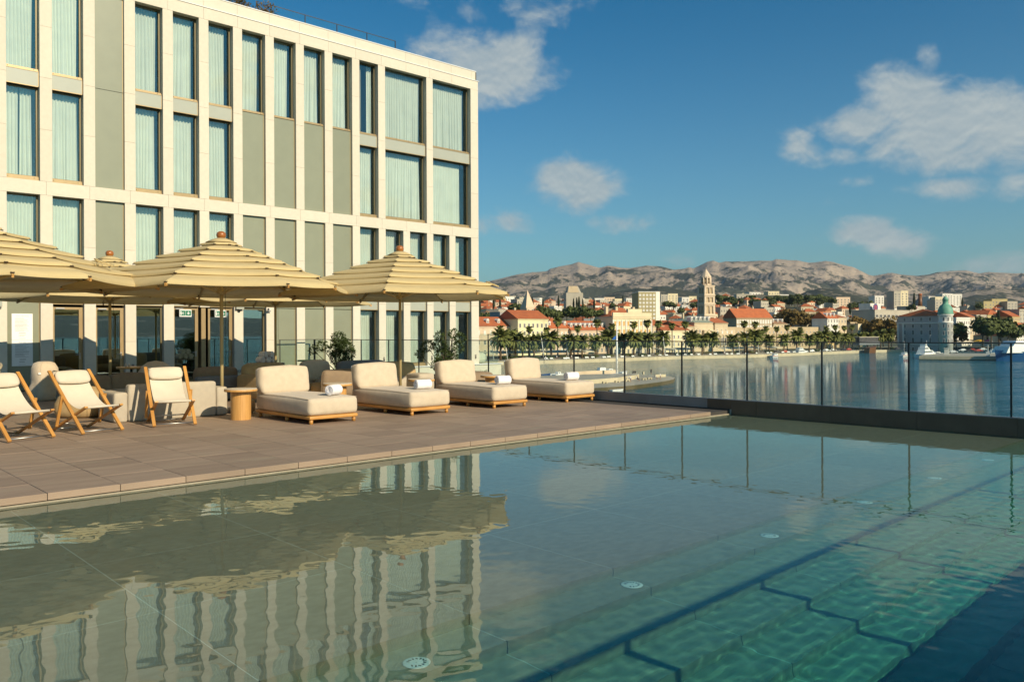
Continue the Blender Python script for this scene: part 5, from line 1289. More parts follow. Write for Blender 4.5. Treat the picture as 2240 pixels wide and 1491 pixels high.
# ---- the mass of smaller houses on the slope: eight kinds, each house an object of its own
KINDS = []
for k, (wl, rf, rm, w_, d_, h_, rh, lb) in enumerate((('cream', 'gable', 'roof', 12, 10, 7, 3, 'small cream house with an orange gable roof'), ('whitewall', 'gable', 'roof', 10, 9, 8, 2.6, 'small white house with an orange gable roof'),
        ('palestone', 'hip', 'roof', 14, 11, 8, 3, 'stone coloured house with an orange hip roof'), ('cream', 'gablex', 'roof', 9, 12, 8, 3, 'cream house turning its gable to the harbour'),
        ('concrete', 'flat', 'concrete', 14, 12, 11, .6, 'grey flat roofed house'), ('whitewall', 'flat', 'whitewall', 13, 11, 10, .6, 'white flat roofed house'),
        ('oldstone', 'hip', 'roofold', 13, 11, 7, 3, 'old stone house with a brown hip roof'), ('pink', 'hip', 'roof', 12, 10, 9, 2.8, 'pinkish house with an orange hip roof'))):
    t = thing('small_house', '', 'house')
    wb = MB(); wb.box(0, w_, 0, d_, -4, h_)
    if rf == 'gable': wb.add([(0, 0, h_), (0, d_, h_), (0, d_ / 2, h_ + rh - .02)], [(0, 2, 1)]); wb.add([(w_, 0, h_), (w_, d_, h_), (w_, d_ / 2, h_ + rh - .02)], [(0, 1, 2)])
    wb.build('wall', M[wl], t); r = roof_mb(w_, d_, h_, rh, rf, .4).build('roof', M[rm], t)
    MB().box(w_ * .6, w_ * .6 + .9, d_ * .5, d_ * .5 + .8, h_, h_ + rh + 1.1).build('chimney', M['palestone'], r)
    wn = MB()
    for ry in ([.12, .55] if h_ < 9 else [.06, .36, .68]):
        for c in range(3 if w_ < 13 else 4):
            x = w_ * (c + .5) / (3 if w_ < 13 else 4); wn.add([(x - .5, -.03, h_ * ry), (x + .5, -.03, h_ * ry), (x + .5, -.03, h_ * ry + 1.6), (x - .5, -.03, h_ * ry + 1.6)], [(0, 1, 2, 3)], 0)
    wo = wn.build('window', M['pane'], t); wo['kind'] = 'stuff'
    KINDS.append((t, lb, w_, h_ + rh))
hr = random.Random(21); used = set(); nh = 0
def blocked(px, d, w):
    for (a, b, d0, d1) in ((1528, 1568, 0, 648), (1560, 1600, 0, 645), (1335, 1430, 0, 445), (1390, 1446, 500, 818), (1235, 1275, 600, 955), (1142, 1166, 420, 556), (1606, 1692, 0, 560), (1805, 1853, 0, 560), (1905, 1992, 500, 715),
                           (1962, 2080, 0, 560), (2064, 2130, 0, 662), (1900, 1930, 700, 905), (1130, 1202, 0, 425), (1990, 2026, 700, 852), (1640, 1775, 1010, 1240), (1180, 1250, 520, 600), (1700, 1760, 560, 640)):
        if px + w > a and px < b and d0 < d < d1: return True
    return False
rowd = 470
while rowd < 1450 and nh < 300:
    px = 1046 + hr.uniform(0, 20)
    while px < 2250 and nh < 300:
        qd = quay_depth(min(px, 1975)); d = rowd + hr.uniform(-14, 14) + (qd - 410) * .55
        k = hr.choice((0, 0, 1, 1, 2, 3, 4, 5, 6, 7, 7, 2) if rowd < 1000 else (0, 1, 4, 5, 5, 4, 7, 1))
        t, lb, w_, top = KINDS[k]; wpx = w_ / d * FOC * .8
        z = ground_z(px, d); ytop = hor(px) - (z + top - EYE) / d * FOC
        if d > qd + 62 and not blocked(px, d, wpx) and ytop < (712 if px < 1600 else 722 if px < 1900 else 735):
            p = P2(px, d)
            ang = ROT + hr.choice((0, 0, 0, .25, -.2, .5, -.6))
            zone = 'behind the waterfront' if px < 1530 and rowd < 700 else ('left of the bell tower' if px < 1530 else ('on the green hill' if px < 1800 else ('left of the customs house' if px < 1970 else 'behind the customs house')))
            lab = lb + ' ' + zone
            if k not in used: used.add(k); t.location = (p.x, p.y, z); t.rotation_euler = (0, 0, ang); t['label'] = lab; t['group'] = lb + 's ' + zone; o = t
            else: o = copy_tree(t, (p.x, p.y, z), ang, lab, group=lb + 's ' + zone)
            sc = hr.uniform(.85, 1.2); o.scale = (sc, sc, sc * hr.uniform(.9, 1.15)); nh += 1
        px += wpx * hr.uniform(1.05, 1.95) + 2
    rowd += 30 + rowd * .04
# ================================================================ trees, palms, boats, people, mountains, haze
def crown_mesh(name, mat, seed, n, rx, rz, leaf, lobes=7, base=0.):
    rng = random.Random(seed); mb = MB()
    L = [(Vector((0, 0, rz * .95 + base)), .78)] + [(Vector((rng.uniform(-.75, .75) * rx, rng.uniform(-.75, .75) * rx, base + rz * rng.uniform(.5, 1.35))), rng.uniform(.34, .58)) for _ in range(lobes)]
    for _ in range(n):
        c, r = rng.choice(L); d = Vector((rng.gauss(0, 1), rng.gauss(0, 1), rng.gauss(0, 1))).normalized(); q = r * rng.uniform(.55, 1.03)
        p = c + Vector((d.x * rx * q, d.y * rx * q, d.z * rz * q))
        nn = (d + Vector((rng.uniform(-.7, .7), rng.uniform(-.7, .7), rng.uniform(-.4, .9)))).normalized(); a = nn.orthogonal().normalized(); b = nn.cross(a); an = rng.uniform(0, 6.28)
        a, b = a * math.cos(an) + b * math.sin(an), b * math.cos(an) - a * math.sin(an); s_ = leaf * rng.uniform(.6, 1.3)
        mb.add([p - a * s_ - b * s_ * .5, p + a * s_ * .3 - b * s_ * .9, p + a * s_ + b * s_ * .4, p - a * s_ * .2 + b * s_], [(0, 1, 2, 3)])
    return mb.mesh(name, mat)
def tree_proto(name, label, crown, h, tr=.25, mat='bark'):
    t = thing(name, label, 'tree'); link('crown', crown, t)
    tk = MB(); tk.tube([(0, 0, -1.5), (.1, 0, h * .4), (0, .1, h * .7)], [tr, tr * .8, tr * .4], 7); tk.tube([(.1, 0, h * .35), (h * .18, .1, h * .62)], [tr * .5, tr * .2], 5); tk.tube([(.1, 0, h * .3), (-h * .16, -.1, h * .6)], [tr * .5, tr * .2], 5)
    tk.build('trunk', M[mat], t); return t
pine = tree_proto('pine_tree', '', crown_mesh('crown', M['tree'], 3, 900, 5., 3.6, .62, 9, 3.2), 8)
gold = tree_proto('plane_tree', '', crown_mesh('crown', M['treegold'], 5, 1000, 5.4, 4.4, .60, 9, 2.6), 8)
green2 = tree_proto('broadleaf_tree', '', crown_mesh('crown', M['tree'], 8, 900, 4.6, 4.0, .58, 8, 2.2), 7)
cy = thing('cypress_tree', '', 'tree'); rng = random.Random(4); mb = MB()
for _ in range(420):
    z = rng.random(); r = 1.15 * math.sin(math.pi * min(1, z * .85 + .12)) * (1 - z * .55); a = rng.uniform(0, 6.28); p = Vector((r * math.cos(a), r * math.sin(a), 1 + z * 10)); d = Vector((math.cos(a), math.sin(a), .8)); sd = Vector((-math.sin(a), math.cos(a), 0)) * .35
    mb.add([p - sd, p + sd, p + d * .5 + Vector((0, 0, .7))], [(0, 1, 2)])
mb.build('crown', M['cypress'], cy); MB().tube([(0, 0, -1), (0, 0, 9)], .18, 5).build('trunk', M['bark'], cy)
used_p = set()
def plant(proto, px, d, lab, grp, sc=1., z=None, py=None, rz=None):
    p = P2(px, d); zz = ground_z(px, d) if z is None else z
    if py is not None: zz = zpix(px, py, d)
    rz = random.uniform(0, 6.28) if rz is None else rz
    if proto.name not in used_p:
        used_p.add(proto.name); o = proto; o.location = (p.x, p.y, zz); o.rotation_euler = (0, 0, rz); o['label'] = lab; o['group'] = grp
    else: o = copy_tree(proto, (p.x, p.y, zz), rz, lab, group=grp)
    o.scale = (sc, sc, sc); return o
tr_ = random.Random(9)
for k in range(34):                                                    # dark pines along the crest of the hill
    px = 1575 + 245 * k / 33 + tr_.uniform(-5, 5); d = 1010 + tr_.uniform(-40, 120)
    plant(pine, px, d, 'dark pine on the green hill right of the bell tower', 'dark pines on the green hill', tr_.uniform(.95, 1.6), py=(668 if px > 1700 else 672) + tr_.uniform(-3, 6))
for k in range(26):
    px = 1580 + 250 * tr_.random(); d = 760 + tr_.uniform(-60, 160)
    plant(green2, px, d, 'round green tree among the hillside houses right of the bell tower', 'green trees among the hillside houses', tr_.uniform(.7, 1.2))
for px, d, sc, py in ((1718, 610, 1.45, 722), (1736, 600, 1.5, 722), (1752, 640, 1.2, 720), (1775, 630, 1.25, 722), (1790, 640, 1.1, 720), (1872, 640, 1.5, 735), (1895, 600, 1.4, 745), (1912, 560, 1.5, 752), (1932, 555, 1.7, 750), (1950, 560, 1.5, 752), (2092, 560, 1.2, 758), (2232, 600, 1.3, 750)):
    plant(gold, px, d, 'golden autumn tree near the ' + ('ancient wall' if px < 1800 else 'customs house'), 'golden trees near the ' + ('ancient wall' if px < 1800 else 'customs house'), sc, py=py)
for px, d, sc, py in ((1053, 520, 1.0, 716), (1066, 500, 1.0, 716), (1080, 510, .9, 712), (1120, 640, 1.1, 690), (1135, 640, 1., 690), (1190, 560, 1.3, 706), (1205, 570, 1.2, 706), (1222, 580, 1.1, 706), (1240, 590, 1.2, 705), (1260, 580, 1.3, 705), (1275, 570, 1.3, 705), (1292, 570, 1.2, 705),
                      (1310, 580, 1.1, 706), (1455, 980, 1.1, 676), (1470, 960, 1.1, 678), (1492, 900, 1., 690), (1515, 960, 1.2, 680), (1528, 950, 1.2, 678), (1340, 900, 1., 680), (1860, 900, 1.2, 682), (1880, 920, 1.2, 680), (1898, 940, 1.2, 678), (1995, 840, 1., 684),
                      (2080, 560, 1.5, 748), (2088, 575, 1.5, 748), (2150, 540, 1.9, 750), (2168, 545, 2.0, 750), (2185, 550, 1.9, 750), (2205, 570, 1.6, 752), (2218, 575, 1.5, 750), (2140, 900, 1., 680)):
    plant(green2, px, d, 'bushy green tree ' + ('left of the palace' if px < 1335 else 'near the bell tower' if px < 1600 else 'left of the customs house' if px < 2030 else 'behind the harbour pier'), 'bushy green trees ' + ('left of the palace' if px < 1335 else 'near the bell tower' if px < 1600 else 'left of the customs house' if px < 2030 else 'behind the harbour pier'), sc, py=py)
for px, d, py, sc in ((1049, 600, 690, 1.), (1080, 700, 678, .8), (1188, 900, 676, 1.1), (1222, 950, 674, 1.2), (1255, 930, 675, 1.), (1262, 925, 676, 1.1), (1267, 925, 676, 1.2), (1275, 930, 676, 1.), (1300, 900, 678, 1.1), (1363, 1000, 670, 1.1), (2000, 1000, 668, 1.3), (2105, 1000, 672, 1.), (2184, 640, 722, 1.3), (1860, 760, 690, 1.), (1945, 1150, 662, 1.1), (1094, 800, 674, .9), (1165, 800, 676, 1.)):
    plant(cy, px, d, 'slim dark cypress ' + ('left of the palace' if px < 1335 else 'in the upper town'), 'slim cypresses ' + ('left of the palace' if px < 1335 else 'in the upper town'), sc, py=py)
# ---- palms
def palm_proto(kind, seed):
    rng = random.Random(seed); t = thing('palm_tree', '', 'palm'); mb = MB()
    H = 7.2 if kind == 'date' else 13.6
    nf = 120 if kind == 'date' else 54
    for k in range(nf):
        a = rng.uniform(0, 6.28); e = rng.uniform(-.75, 1.35) if kind == 'date' else rng.uniform(-.9, 1.3); L = (4.7 if kind == 'date' else 2.0) * rng.uniform(.8, 1.1)
        dr = Vector((math.cos(a), math.sin(a), 0)); sd = Vector((-math.sin(a), math.cos(a), 0)); prev = None; n = 5; p = Vector((0, 0, H)); th = e
        ws = [.10, .55, .62, .45, .06] if kind == 'date' else [.05, .12, .5, .75, .25]
        for i in range(n):
            w2 = ws[i] * (1 if kind == 'date' else 1.)
            up = (dr * -math.sin(th) + Vector((0, 0, 1)) * math.cos(th))
            q = [p + sd * w2 - up * w2 * .55, p, p - sd * w2 - up * w2 * .55]
            if prev is not None: mb.add(prev + q, [(0, 1, 4, 3), (1, 2, 5, 4)])
            prev = q; p = p + (dr * math.cos(th) + Vector((0, 0, 1)) * math.sin(th)) * (L / (n - 1)); th -= .34 if kind == 'date' else .22
    mb.build('crown', M['palm'], t)
    if kind == 'date':
        fb = MB()
        for k in range(9):
            a = k * .7; fb.lathe([(.02, -.9), (.30, -.6), (.22, 0), (.02, .2)], 7, c=(1.0 * math.cos(a), 1.0 * math.sin(a), H - .75))
        fb.build('fruit', M['date'], t)['kind'] = 'stuff'
        MB().lathe([(.62, H - 1.3), (.75, H - .5), (.5, H + .1)], 10).build('boss', M['palmtrunk'], t)
    else:
        sk = MB()
        for k in range(30):
            a = rng.uniform(0, 6.28); L = rng.uniform(1., 1.9); d = Vector((math.cos(a), math.sin(a), 0)); s_ = Vector((-d.y, d.x, 0)) * .3
            sk.add([Vector((0, 0, H - .2)) + d * .2 - s_ * .3, Vector((0, 0, H - .2)) + d * .2 + s_ * .3, d * .75 + s_ + Vector((0, 0, H - .3 - L)), d * .75 - s_ + Vector((0, 0, H - .3 - L))], [(0, 1, 2, 3)])
        sk.build('dry_skirt', M['leafrust'], t)
    MB().tube([(0, 0, -.5), (.05, 0, H * .5), (0, 0, H)], [.42 if kind == 'date' else .32, .34 if kind == 'date' else .22, .36 if kind == 'date' else .2], 8).build('trunk', M['palmtrunk'], t)
    return t
dp = [palm_proto('date', 1), palm_proto('date', 2)]; wp = palm_proto('fan', 3)
DATE = [(1095, 12), (1127, 22), (1143, 20), (1168, 20), (1188, 28), (1206, 14), (1240, 22), (1249, 14), (1273, 16), (1302, 14), (1330, 20), (1336, 34), (1362, 24), (1386, 14), (1397, 22), (1416, 16), (1420, 34), (1450, 22), (1516, 10), (1536, 14), (1558, 12), (1604, 10), (1630, 20), (1650, 18), (1682, 14), (1715, 14), (1743, 18), (1770, 10), (1788, 20), (1802, 16), (1826, 10), (1846, 12), (1858, 16), (1880, 22), (1898, 26), (1926, 24), (1944, 22), (1512, 24), (1660, 30), (1115, 30)]
for k, (px, off) in enumerate(DATE):
    d = quay_depth(min(px, 1975)) + off; zone = 'left of the mast with the flag' if px < 1340 else ('between the mast and the bell tower' if px < 1560 else ('before the ancient wall' if px < 1830 else 'left of the customs house'))
    plant(dp[k % 2], px, d, 'bushy date palm on the promenade ' + zone, 'date palms on the promenade ' + zone, tr_.uniform(1.0, 1.3), z=QZ)
FAN = [(1095, 1.0), (1158, .98), (1220, 1.25), (1306, 1.2), (1338, 1.08), (1386, 1.15), (1416, 1.2), (1440, 1.18), (1470, 1.1), (1499, 1.15), (1628, 1.18), (1652, 1.16), (1676, 1.0), (1699, .98), (1722, 1.05), (1750, .95), (1808, 1.02), (1827, 1.05), (1847, 1.02), (1864, 1.05), (1196, .95), (1264, 1.0)]
for k, (px, sc) in enumerate(FAN):
    d = quay_depth(min(px, 1975)) + 26 + (k % 3) * 5; zone = 'left of the palace' if px < 1340 else ('between palace and bell tower' if px < 1560 else 'before the ancient wall')
    plant(wp, px, d, 'tall slender fan palm ' + zone, 'tall fan palms ' + zone, sc, z=QZ)
# low hedges on the promenade
hg = random.Random(2)
for k in range(26):
    px = 1100 + 850 * k / 25 + hg.uniform(-8, 8); p = P2(px, quay_depth(px) + hg.uniform(8, 18)); lobes = 5
    if k == 0: hm = crown_mesh('foliage', M['tree'], 12, 260, 2.2, .8, .34, 5, .3)
    o = link('shrub', hm, None, (p.x, p.y, QZ), hg.uniform(0, 6)); tag(o, 'low clipped shrub on the promenade under the palms', 'shrub', 'low shrubs under the promenade palms')
# cafe awnings, slanting white masts, benches, parked cars
aw = thing('cafe_awning', '', 'awning'); MB().add([(-5, -2.5, 2.7), (5, -2.5, 2.7), (5, 2.5, 3.5), (-5, 2.5, 3.5), (-5, -2.5, 2.4), (5, -2.5, 2.4), (5, 2.5, 3.3), (-5, 2.5, 3.3)], [(0, 1, 2, 3), (4, 7, 6, 5), (0, 4, 5, 1), (1, 5, 6, 2), (2, 6, 7, 3), (3, 7, 4, 0)]).build('canopy', M['awning'], aw)
for x in (-4.7, 4.7): MB().tube([(x, -2.3, 0), (x, -2.3, 2.6)], .06, 6).build('post', M['steel'], aw)
MB().box(-4.6, 4.6, -1.2, 2, .3, 1.1).build('counter', M['darkcloth'], aw)
for k, px in enumerate((1075, 1102, 1135, 1172, 1212, 1245, 1285, 1450, 1478, 1500, 1590, 1615, 1650, 1690)):
    lb = 'cream cafe awning on the promenade ' + ('left of the mast with the flag' if px < 1340 else 'right of the mast with the flag'); d = quay_depth(px) + 30; p = P2(px, d)
    gp = 'cream cafe awnings ' + ('left' if px < 1340 else 'right') + ' of the mast with the flag'
    if k == 0: aw.location = (p.x, p.y, QZ); aw.rotation_euler = (0, 0, ROT); aw['label'] = lb; aw['group'] = gp
    else: copy_tree(aw, (p.x, p.y, QZ), ROT, lb, group=gp)
mp = MB().tube([(0, 0, 0), (-1.4, 0, 9.4)], [.20, .11], 8).mesh('slanting_mast', M['white'])
for k, px in enumerate((1080, 1110, 1190, 1243, 1432, 1455, 1478, 1503, 1586, 1602, 1618, 1660)):
    p = P2(px, quay_depth(px) + 14); tag(link('slanting_mast', mp, None, (p.x, p.y, QZ), ROT), 'slanting white mast on the promenade ' + ('left of the palace' if px < 1340 else 'right of the palace'), 'mast', 'slanting white masts ' + ('left' if px < 1340 else 'right') + ' of the palace')
bn = thing('bench', '', 'bench'); MB().box(-.9, .9, -.25, .25, .38, .46).build('seat', M['white'], bn); MB().box(-.9, .9, .22, .28, .46, .9).build('backrest', M['white'], bn)
for x in (-.7, .7): MB().box(x - .06, x + .06, -.2, .2, 0, .38).build('leg', M['white'], bn)
for k in range(36):
    px = 1195 + 620 * k / 35 + hg.uniform(-7, 7); p = P2(px, quay_depth(px) + hg.uniform(3.5, 8)); ang = ROT + hg.uniform(-.3, .3)
    lb = 'white bench on the promenade edge ' + ('left of the palace' if px < 1340 else 'between palace and bell tower' if px < 1560 else 'before the ancient wall'); gp = lb.replace('bench', 'benches')
    if k == 0: bn.location = (p.x, p.y, QZ); bn.rotation_euler = (0, 0, ang); bn['label'] = lb; bn['group'] = gp
    else: copy_tree(bn, (p.x, p.y, QZ), ang, lb, group=gp)
def car(loc, rz, lab, mat, grp):
    c = thing('parked_car', lab, 'car', loc, rz, grp); b = MB(); prof = [(-2.1, .35), (-2.15, .75), (-1.3, .92), (-.75, 1.42), (.75, 1.45), (1.45, .98), (2.1, .85), (2.15, .35)]
    for s_ in (-1, 1): pass
    n = len(prof); b.v = [(x, -.85 if z < 1. else -.68, z) for x, z in prof] + [(x, .85 if z < 1. else .68, z) for x, z in prof]
    b.f = [tuple(range(n)), tuple(reversed(range(n, 2 * n)))] + [(i, n + i, n + (i + 1) % n, (i + 1) % n) for i in range(n)]; b.m = [0] * len(b.f); b.sm = [False] * len(b.f)
    b.build('body', M[mat], c); MB().add([(-1.22, -.83, .96), (1.35, -.83, .99), (.72, -.70, 1.38), (-.70, -.70, 1.36)], [(0, 1, 2, 3)]).build('side_window', M['pane'], c)
    for x in (-1.35, 1.35):
        for s_ in (-1, 1): w_ = MB().lathe([(.32, -.1), (.34, -.06), (.34, .06), (.32, .1)], 12).build('wheel', M['gasket'], c, (x, s_ * .78, .34)); w_.rotation_euler = (math.pi / 2, 0, 0)
for k, (px, off, mt) in enumerate(((1775, 10, 'boatwhite'), (1790, 12, 'darkcloth'), (1806, 9, 'boatwhite'), (1822, 12, 'boatwhite'), (1845, 10, 'darkcloth'), (1855, 8, 'boatred'), (1962, 8, 'darkcloth'), (1700, 10, 'darkcloth'), (1716, 12, 'boatred'))):
    p = P2(px, quay_depth(px) + off); cn = {'boatwhite': 'white', 'darkcloth': 'dark', 'boatred': 'red'}[mt]; car((p.x, p.y, QZ), ROT + hg.uniform(-.2, .2), cn + ' car parked on the quay right of the ancient wall', mt, cn + ' cars parked on the quay')

# ---- near pier with its rounded end
pier_edge = [(1120, 860), (1200, 856), (1305, 848), (1364, 844.5), (1415, 839), (1457, 833), (1473, 829.5), (1476, 826), (1466, 822.5), (1448, 820)]
PE = [onz(x, y, SEA + .9) for x, y in pier_edge]
back = [onz(x, y, SEA + .9) for x, y in ((1400, 820.5), (1300, 823), (1180, 826), (1100, 828))]
ring_ = [Vector((p.x, p.y)) for p in PE + back]
mb = MB(); n = len(ring_); mb.v = [(p.x, p.y, SEA - 2) for p in ring_] + [(p.x, p.y, SEA + .9) for p in ring_]
mb.f = [tuple(range(n, 2 * n))] + [(i, (i + 1) % n, n + (i + 1) % n, n + i) for i in range(n)]; mb.m = [0] + [1] * n; mb.sm = [False] * (n + 1)
pr = mb.build('pier', [M['paving'], M['algae']]); pr['kind'] = 'structure'
up = [onz(x, y, SEA + 1.9) for x, y in ((1110, 838), (1210, 834), (1300, 829.5), (1350, 825.5), (1392, 819.5), (1398, 817), (1380, 816.5), (1300, 818), (1200, 821), (1110, 823))]
mb = MB(); n = len(up); mb.v = [(p.x, p.y, SEA + .5) for p in up] + [(p.x, p.y, SEA + 1.9) for p in up]; mb.f = [tuple(range(n, 2 * n))] + [(i, (i + 1) % n, n + (i + 1) % n, n + i) for i in range(n)]; mb.m = [0] + [1] * n; mb.sm = [False] * (n + 1)
mb.build('upper_walk', [M['paving'], M['limestone']], pr)
def block_thing(name, lab, cat, px, py, w_, d_, h_, z0=SEA + .9, mat='limestone', grp=None, rz=ROT):
    p = onz(px, py, z0); o = MB().soft(-w_ / 2, w_ / 2, -d_ / 2, d_ / 2, 0, h_, .05, n=1).build(name, M[mat], None, (p.x, p.y, z0), rz); return tag(o, lab, cat, grp)
for k, (px, py) in enumerate(((1323, 838.5), (1350, 836.5), (1409, 831), (1421, 829.5), (1372, 834))):
    t = thing('stone_bench', 'stone bench on the near pier, ' + ('closest to the last chaise', 'second from the chaise', 'fourth along the curve', 'last along the curve', 'beside the sitting people')[k], 'bench', tuple(onz(px, py, SEA + .9)), ROT + .1, 'stone benches on the near pier')
    MB().box(-.75, .75, -.25, .25, .36, .5).build('seat', M['limestone'], t)
    for x in (-.55, .55): MB().box(x - .17, x + .17, -.22, .22, 0, .36).build('leg', M['limestone'], t)
block_thing('stone_block', 'low long stone block at the tip of the near pier', 'block', 1444, 824.5, 3.8, .5, .75)
block_thing('stone_bollard', 'pale stone bollard standing behind the sitting people', 'bollard', 1407, 818.5, .5, .5, .75)
pw_ = block_thing('pier_wall', 'low wall with faded paint behind the white towel on the near pier', 'wall', 1300, 822.5, 17, .5, 1.5, SEA + .9, 'pink')
# white tapered mast with a blue pennant
ma = thing('flag_mast', 'tall white tapered mast with a blue pennant on the near pier', 'mast', tuple(onz(1349.5, 823, SEA + .9)), ROT)
MB().tube([(0, 0, 0), (0, 0, 7), (.05, 0, 14.6)], [.34, .30, .10], 12).build('pole', M['white'], ma); MB().soft(-.9, .9, -.9, .9, 0, .8, .2, n=2).build('base', M['white'], ma)
for z in (2., 3.2, 4.4): MB().box(-.07, .07, -.345, -.30, z, z + .22).build('port', M['gasket'], ma)
fb = MB()
for i in range(9):
    q = i / 8; fb.v += [(-2.1 * q, .25 * math.sin(5 * q), 11.2 - 1.05 * q + .1 * math.sin(6 * q)), (-2.1 * q, .25 * math.sin(5 * q + .4), 11.2 - 1.05 * q - .95 * (1 - q) - .05)]
for i in range(8): fb.f.append((2 * i, 2 * i + 1, 2 * i + 3, 2 * i + 2)); fb.m.append(0); fb.sm.append(True)
fb.build('pennant', M['flagblue'], ma)

# ---- people: one continuous body each
def person_mesh(pose, seed, top='shirt', low='shorts'):
    J = dict(stand=[((0, 0, .92), .13, -1), ((0, 0, 1.12), .125, 0), ((0, 0, 1.36), .15, 1), ((0, 0, 1.48), .06, 2), ((0, -.01, 1.60), .10, 3), ((0, -.01, 1.70), .075, 4),
                    ((.17, 0, 1.40), .065, 2), ((.24, .02, 1.14), .05, 6), ((.24, -.08, .90), .04, 7), ((.245, -.12, .80), .035, 8), ((-.17, 0, 1.40), .065, 2), ((-.24, .02, 1.14), .05, 10), ((-.25, -.06, .90), .04, 11), ((-.25, -.10, .80), .035, 12),
                    ((.10, 0, .86), .10, 0), ((.11, -.03, .48), .07, 14), ((.11, .02, .10), .05, 15), ((.12, -.13, .04), .04, 16), ((-.10, 0, .86), .10, 0), ((-.12, .05, .48), .07, 18), ((-.12, .12, .10), .05, 19), ((-.13, -.02, .04), .04, 20)],
             sit=[((0, .1, .56), .14, -1), ((0, .1, .76), .13, 0), ((0, .06, 1.0), .15, 1), ((0, .04, 1.12), .06, 2), ((0, .02, 1.24), .10, 3), ((0, .01, 1.34), .075, 4),
                  ((.17, .06, 1.03), .065, 2), ((.24, -.02, .80), .05, 6), ((.16, -.25, .68), .04, 7), ((.12, -.32, .66), .035, 8), ((-.17, .06, 1.03), .065, 2), ((-.25, -.02, .80), .05, 10), ((-.16, -.24, .66), .04, 11), ((-.12, -.30, .64), .035, 12),
                  ((.10, .0, .56), .10, 0), ((.13, -.38, .54), .07, 14), ((.13, -.36, .10), .05, 15), ((.13, -.50, .04), .04, 16), ((-.10, .0, .56), .10, 0), ((-.13, -.40, .54), .07, 18), ((-.14, -.44, .10), .05, 19), ((-.14, -.58, .04), .04, 20)])[pose]
    me = bpy.data.meshes.new('person_skin'); me.from_pydata([j[0] for j in J], [(j[2], i) for i, j in enumerate(J) if j[2] >= 0], [])
    o = bpy.data.objects.new('person_skin', me); COL.objects.link(o)
    sk = o.modifiers.new('skin', 'SKIN'); sb = o.modifiers.new('sub', 'SUBSURF'); sb.levels = 1; sb.render_levels = 1
    for i, j in enumerate(J): me.skin_vertices[0].data[i].radius = (j[1], j[1])
    me.skin_vertices[0].data[0].use_root = True
    dg = bpy.context.evaluated_depsgraph_get(); nm_ = bpy.data.meshes.new_from_object(o.evaluated_get(dg)); bpy.data.objects.remove(o); bpy.data.meshes.remove(me)
    nm_.materials.clear()
    for m_ in (M['skin'], M[top], M[low], M['boatbrown']): nm_.materials.append(m_)
    sit = pose == 'sit'
    for p in nm_.polygons:
        c = p.center; p.use_smooth = True; hi = 1.14 if sit else 1.48
        if c.z > hi: p.material_index = 3 if (c.z > hi + .13 and (c.y > -.02 or c.z > hi + .2)) else 0
        elif sit: p.material_index = 1 if (c.z > .60 and c.y > -.12 and abs(c.x) < .30 and not (c.z < .78 and abs(c.x) > .2)) else (2 if (c.z > .42 and abs(c.x) < .24) else 0)
        else: p.material_index = 0 if (abs(c.x) > .21 and c.z < 1.16 and c.z > .7) or c.z < .5 else (1 if c.z > .94 else 2)
    return nm_
PM = dict(a=person_mesh('stand', 1), b=person_mesh('stand', 2, 'darkcloth', 'darkcloth'), c=person_mesh('sit', 3), d=person_mesh('sit', 4, 'darkcloth', 'darkcloth'))
for k, (mk, px, py, rz, lab) in enumerate((('b', 1424.5, 819, 2.2, 'person in dark clothes standing near the tip of the pier'), ('a', 1444.5, 829.5, .6, 'person in a white shirt walking at the pier edge'), ('a', 1379.5, 835.5, .4, 'person in white shirt and shorts standing by the pier benches'),
        ('a', 1369.5, 827.5, -.4, 'person in white standing right beside the railing post'), ('c', 1375, 831.5, .8, 'person sitting on the pier bench left of the standing one'), ('c', 1392.5, 832, .6, 'person in white sitting on the pier bench'), ('d', 1395, 833, .9, 'person in dark clothes sitting next to the one in white'),
        ('d', 1385, 819, 2.8, 'person in dark clothes sitting on the far wall, left of two'), ('d', 1389.5, 818.7, 2.6, 'person in dark clothes sitting on the far wall, right of two'), ('c', 1434, 829.5, 1.0, 'person sitting low at the pier edge near the tip'))):
    p = onz(px, py, SEA + .9); o = link('person', PM[mk], None, (p.x, p.y, SEA + .9 + (.0 if mk in 'ab' else -.08)), ROT + rz); tag(o, lab, 'person', 'people on the near pier')
# promenade strollers
for k in range(18):
    px = 1190 + 640 * hg.random(); p = P2(px, quay_depth(px) + hg.uniform(4, 12)); mk = hg.choice('aab')
    zone = 'left of the palace' if px < 1340 else 'right of the palace'
    tag(link('person', PM[mk], None, (p.x, p.y, QZ), hg.uniform(0, 6.28)), 'distant person in %s strolling on the promenade %s' % ('white' if mk == 'a' else 'dark clothes', zone), 'person', 'people in %s strolling on the promenade %s' % ('white' if mk == 'a' else 'dark clothes', zone))

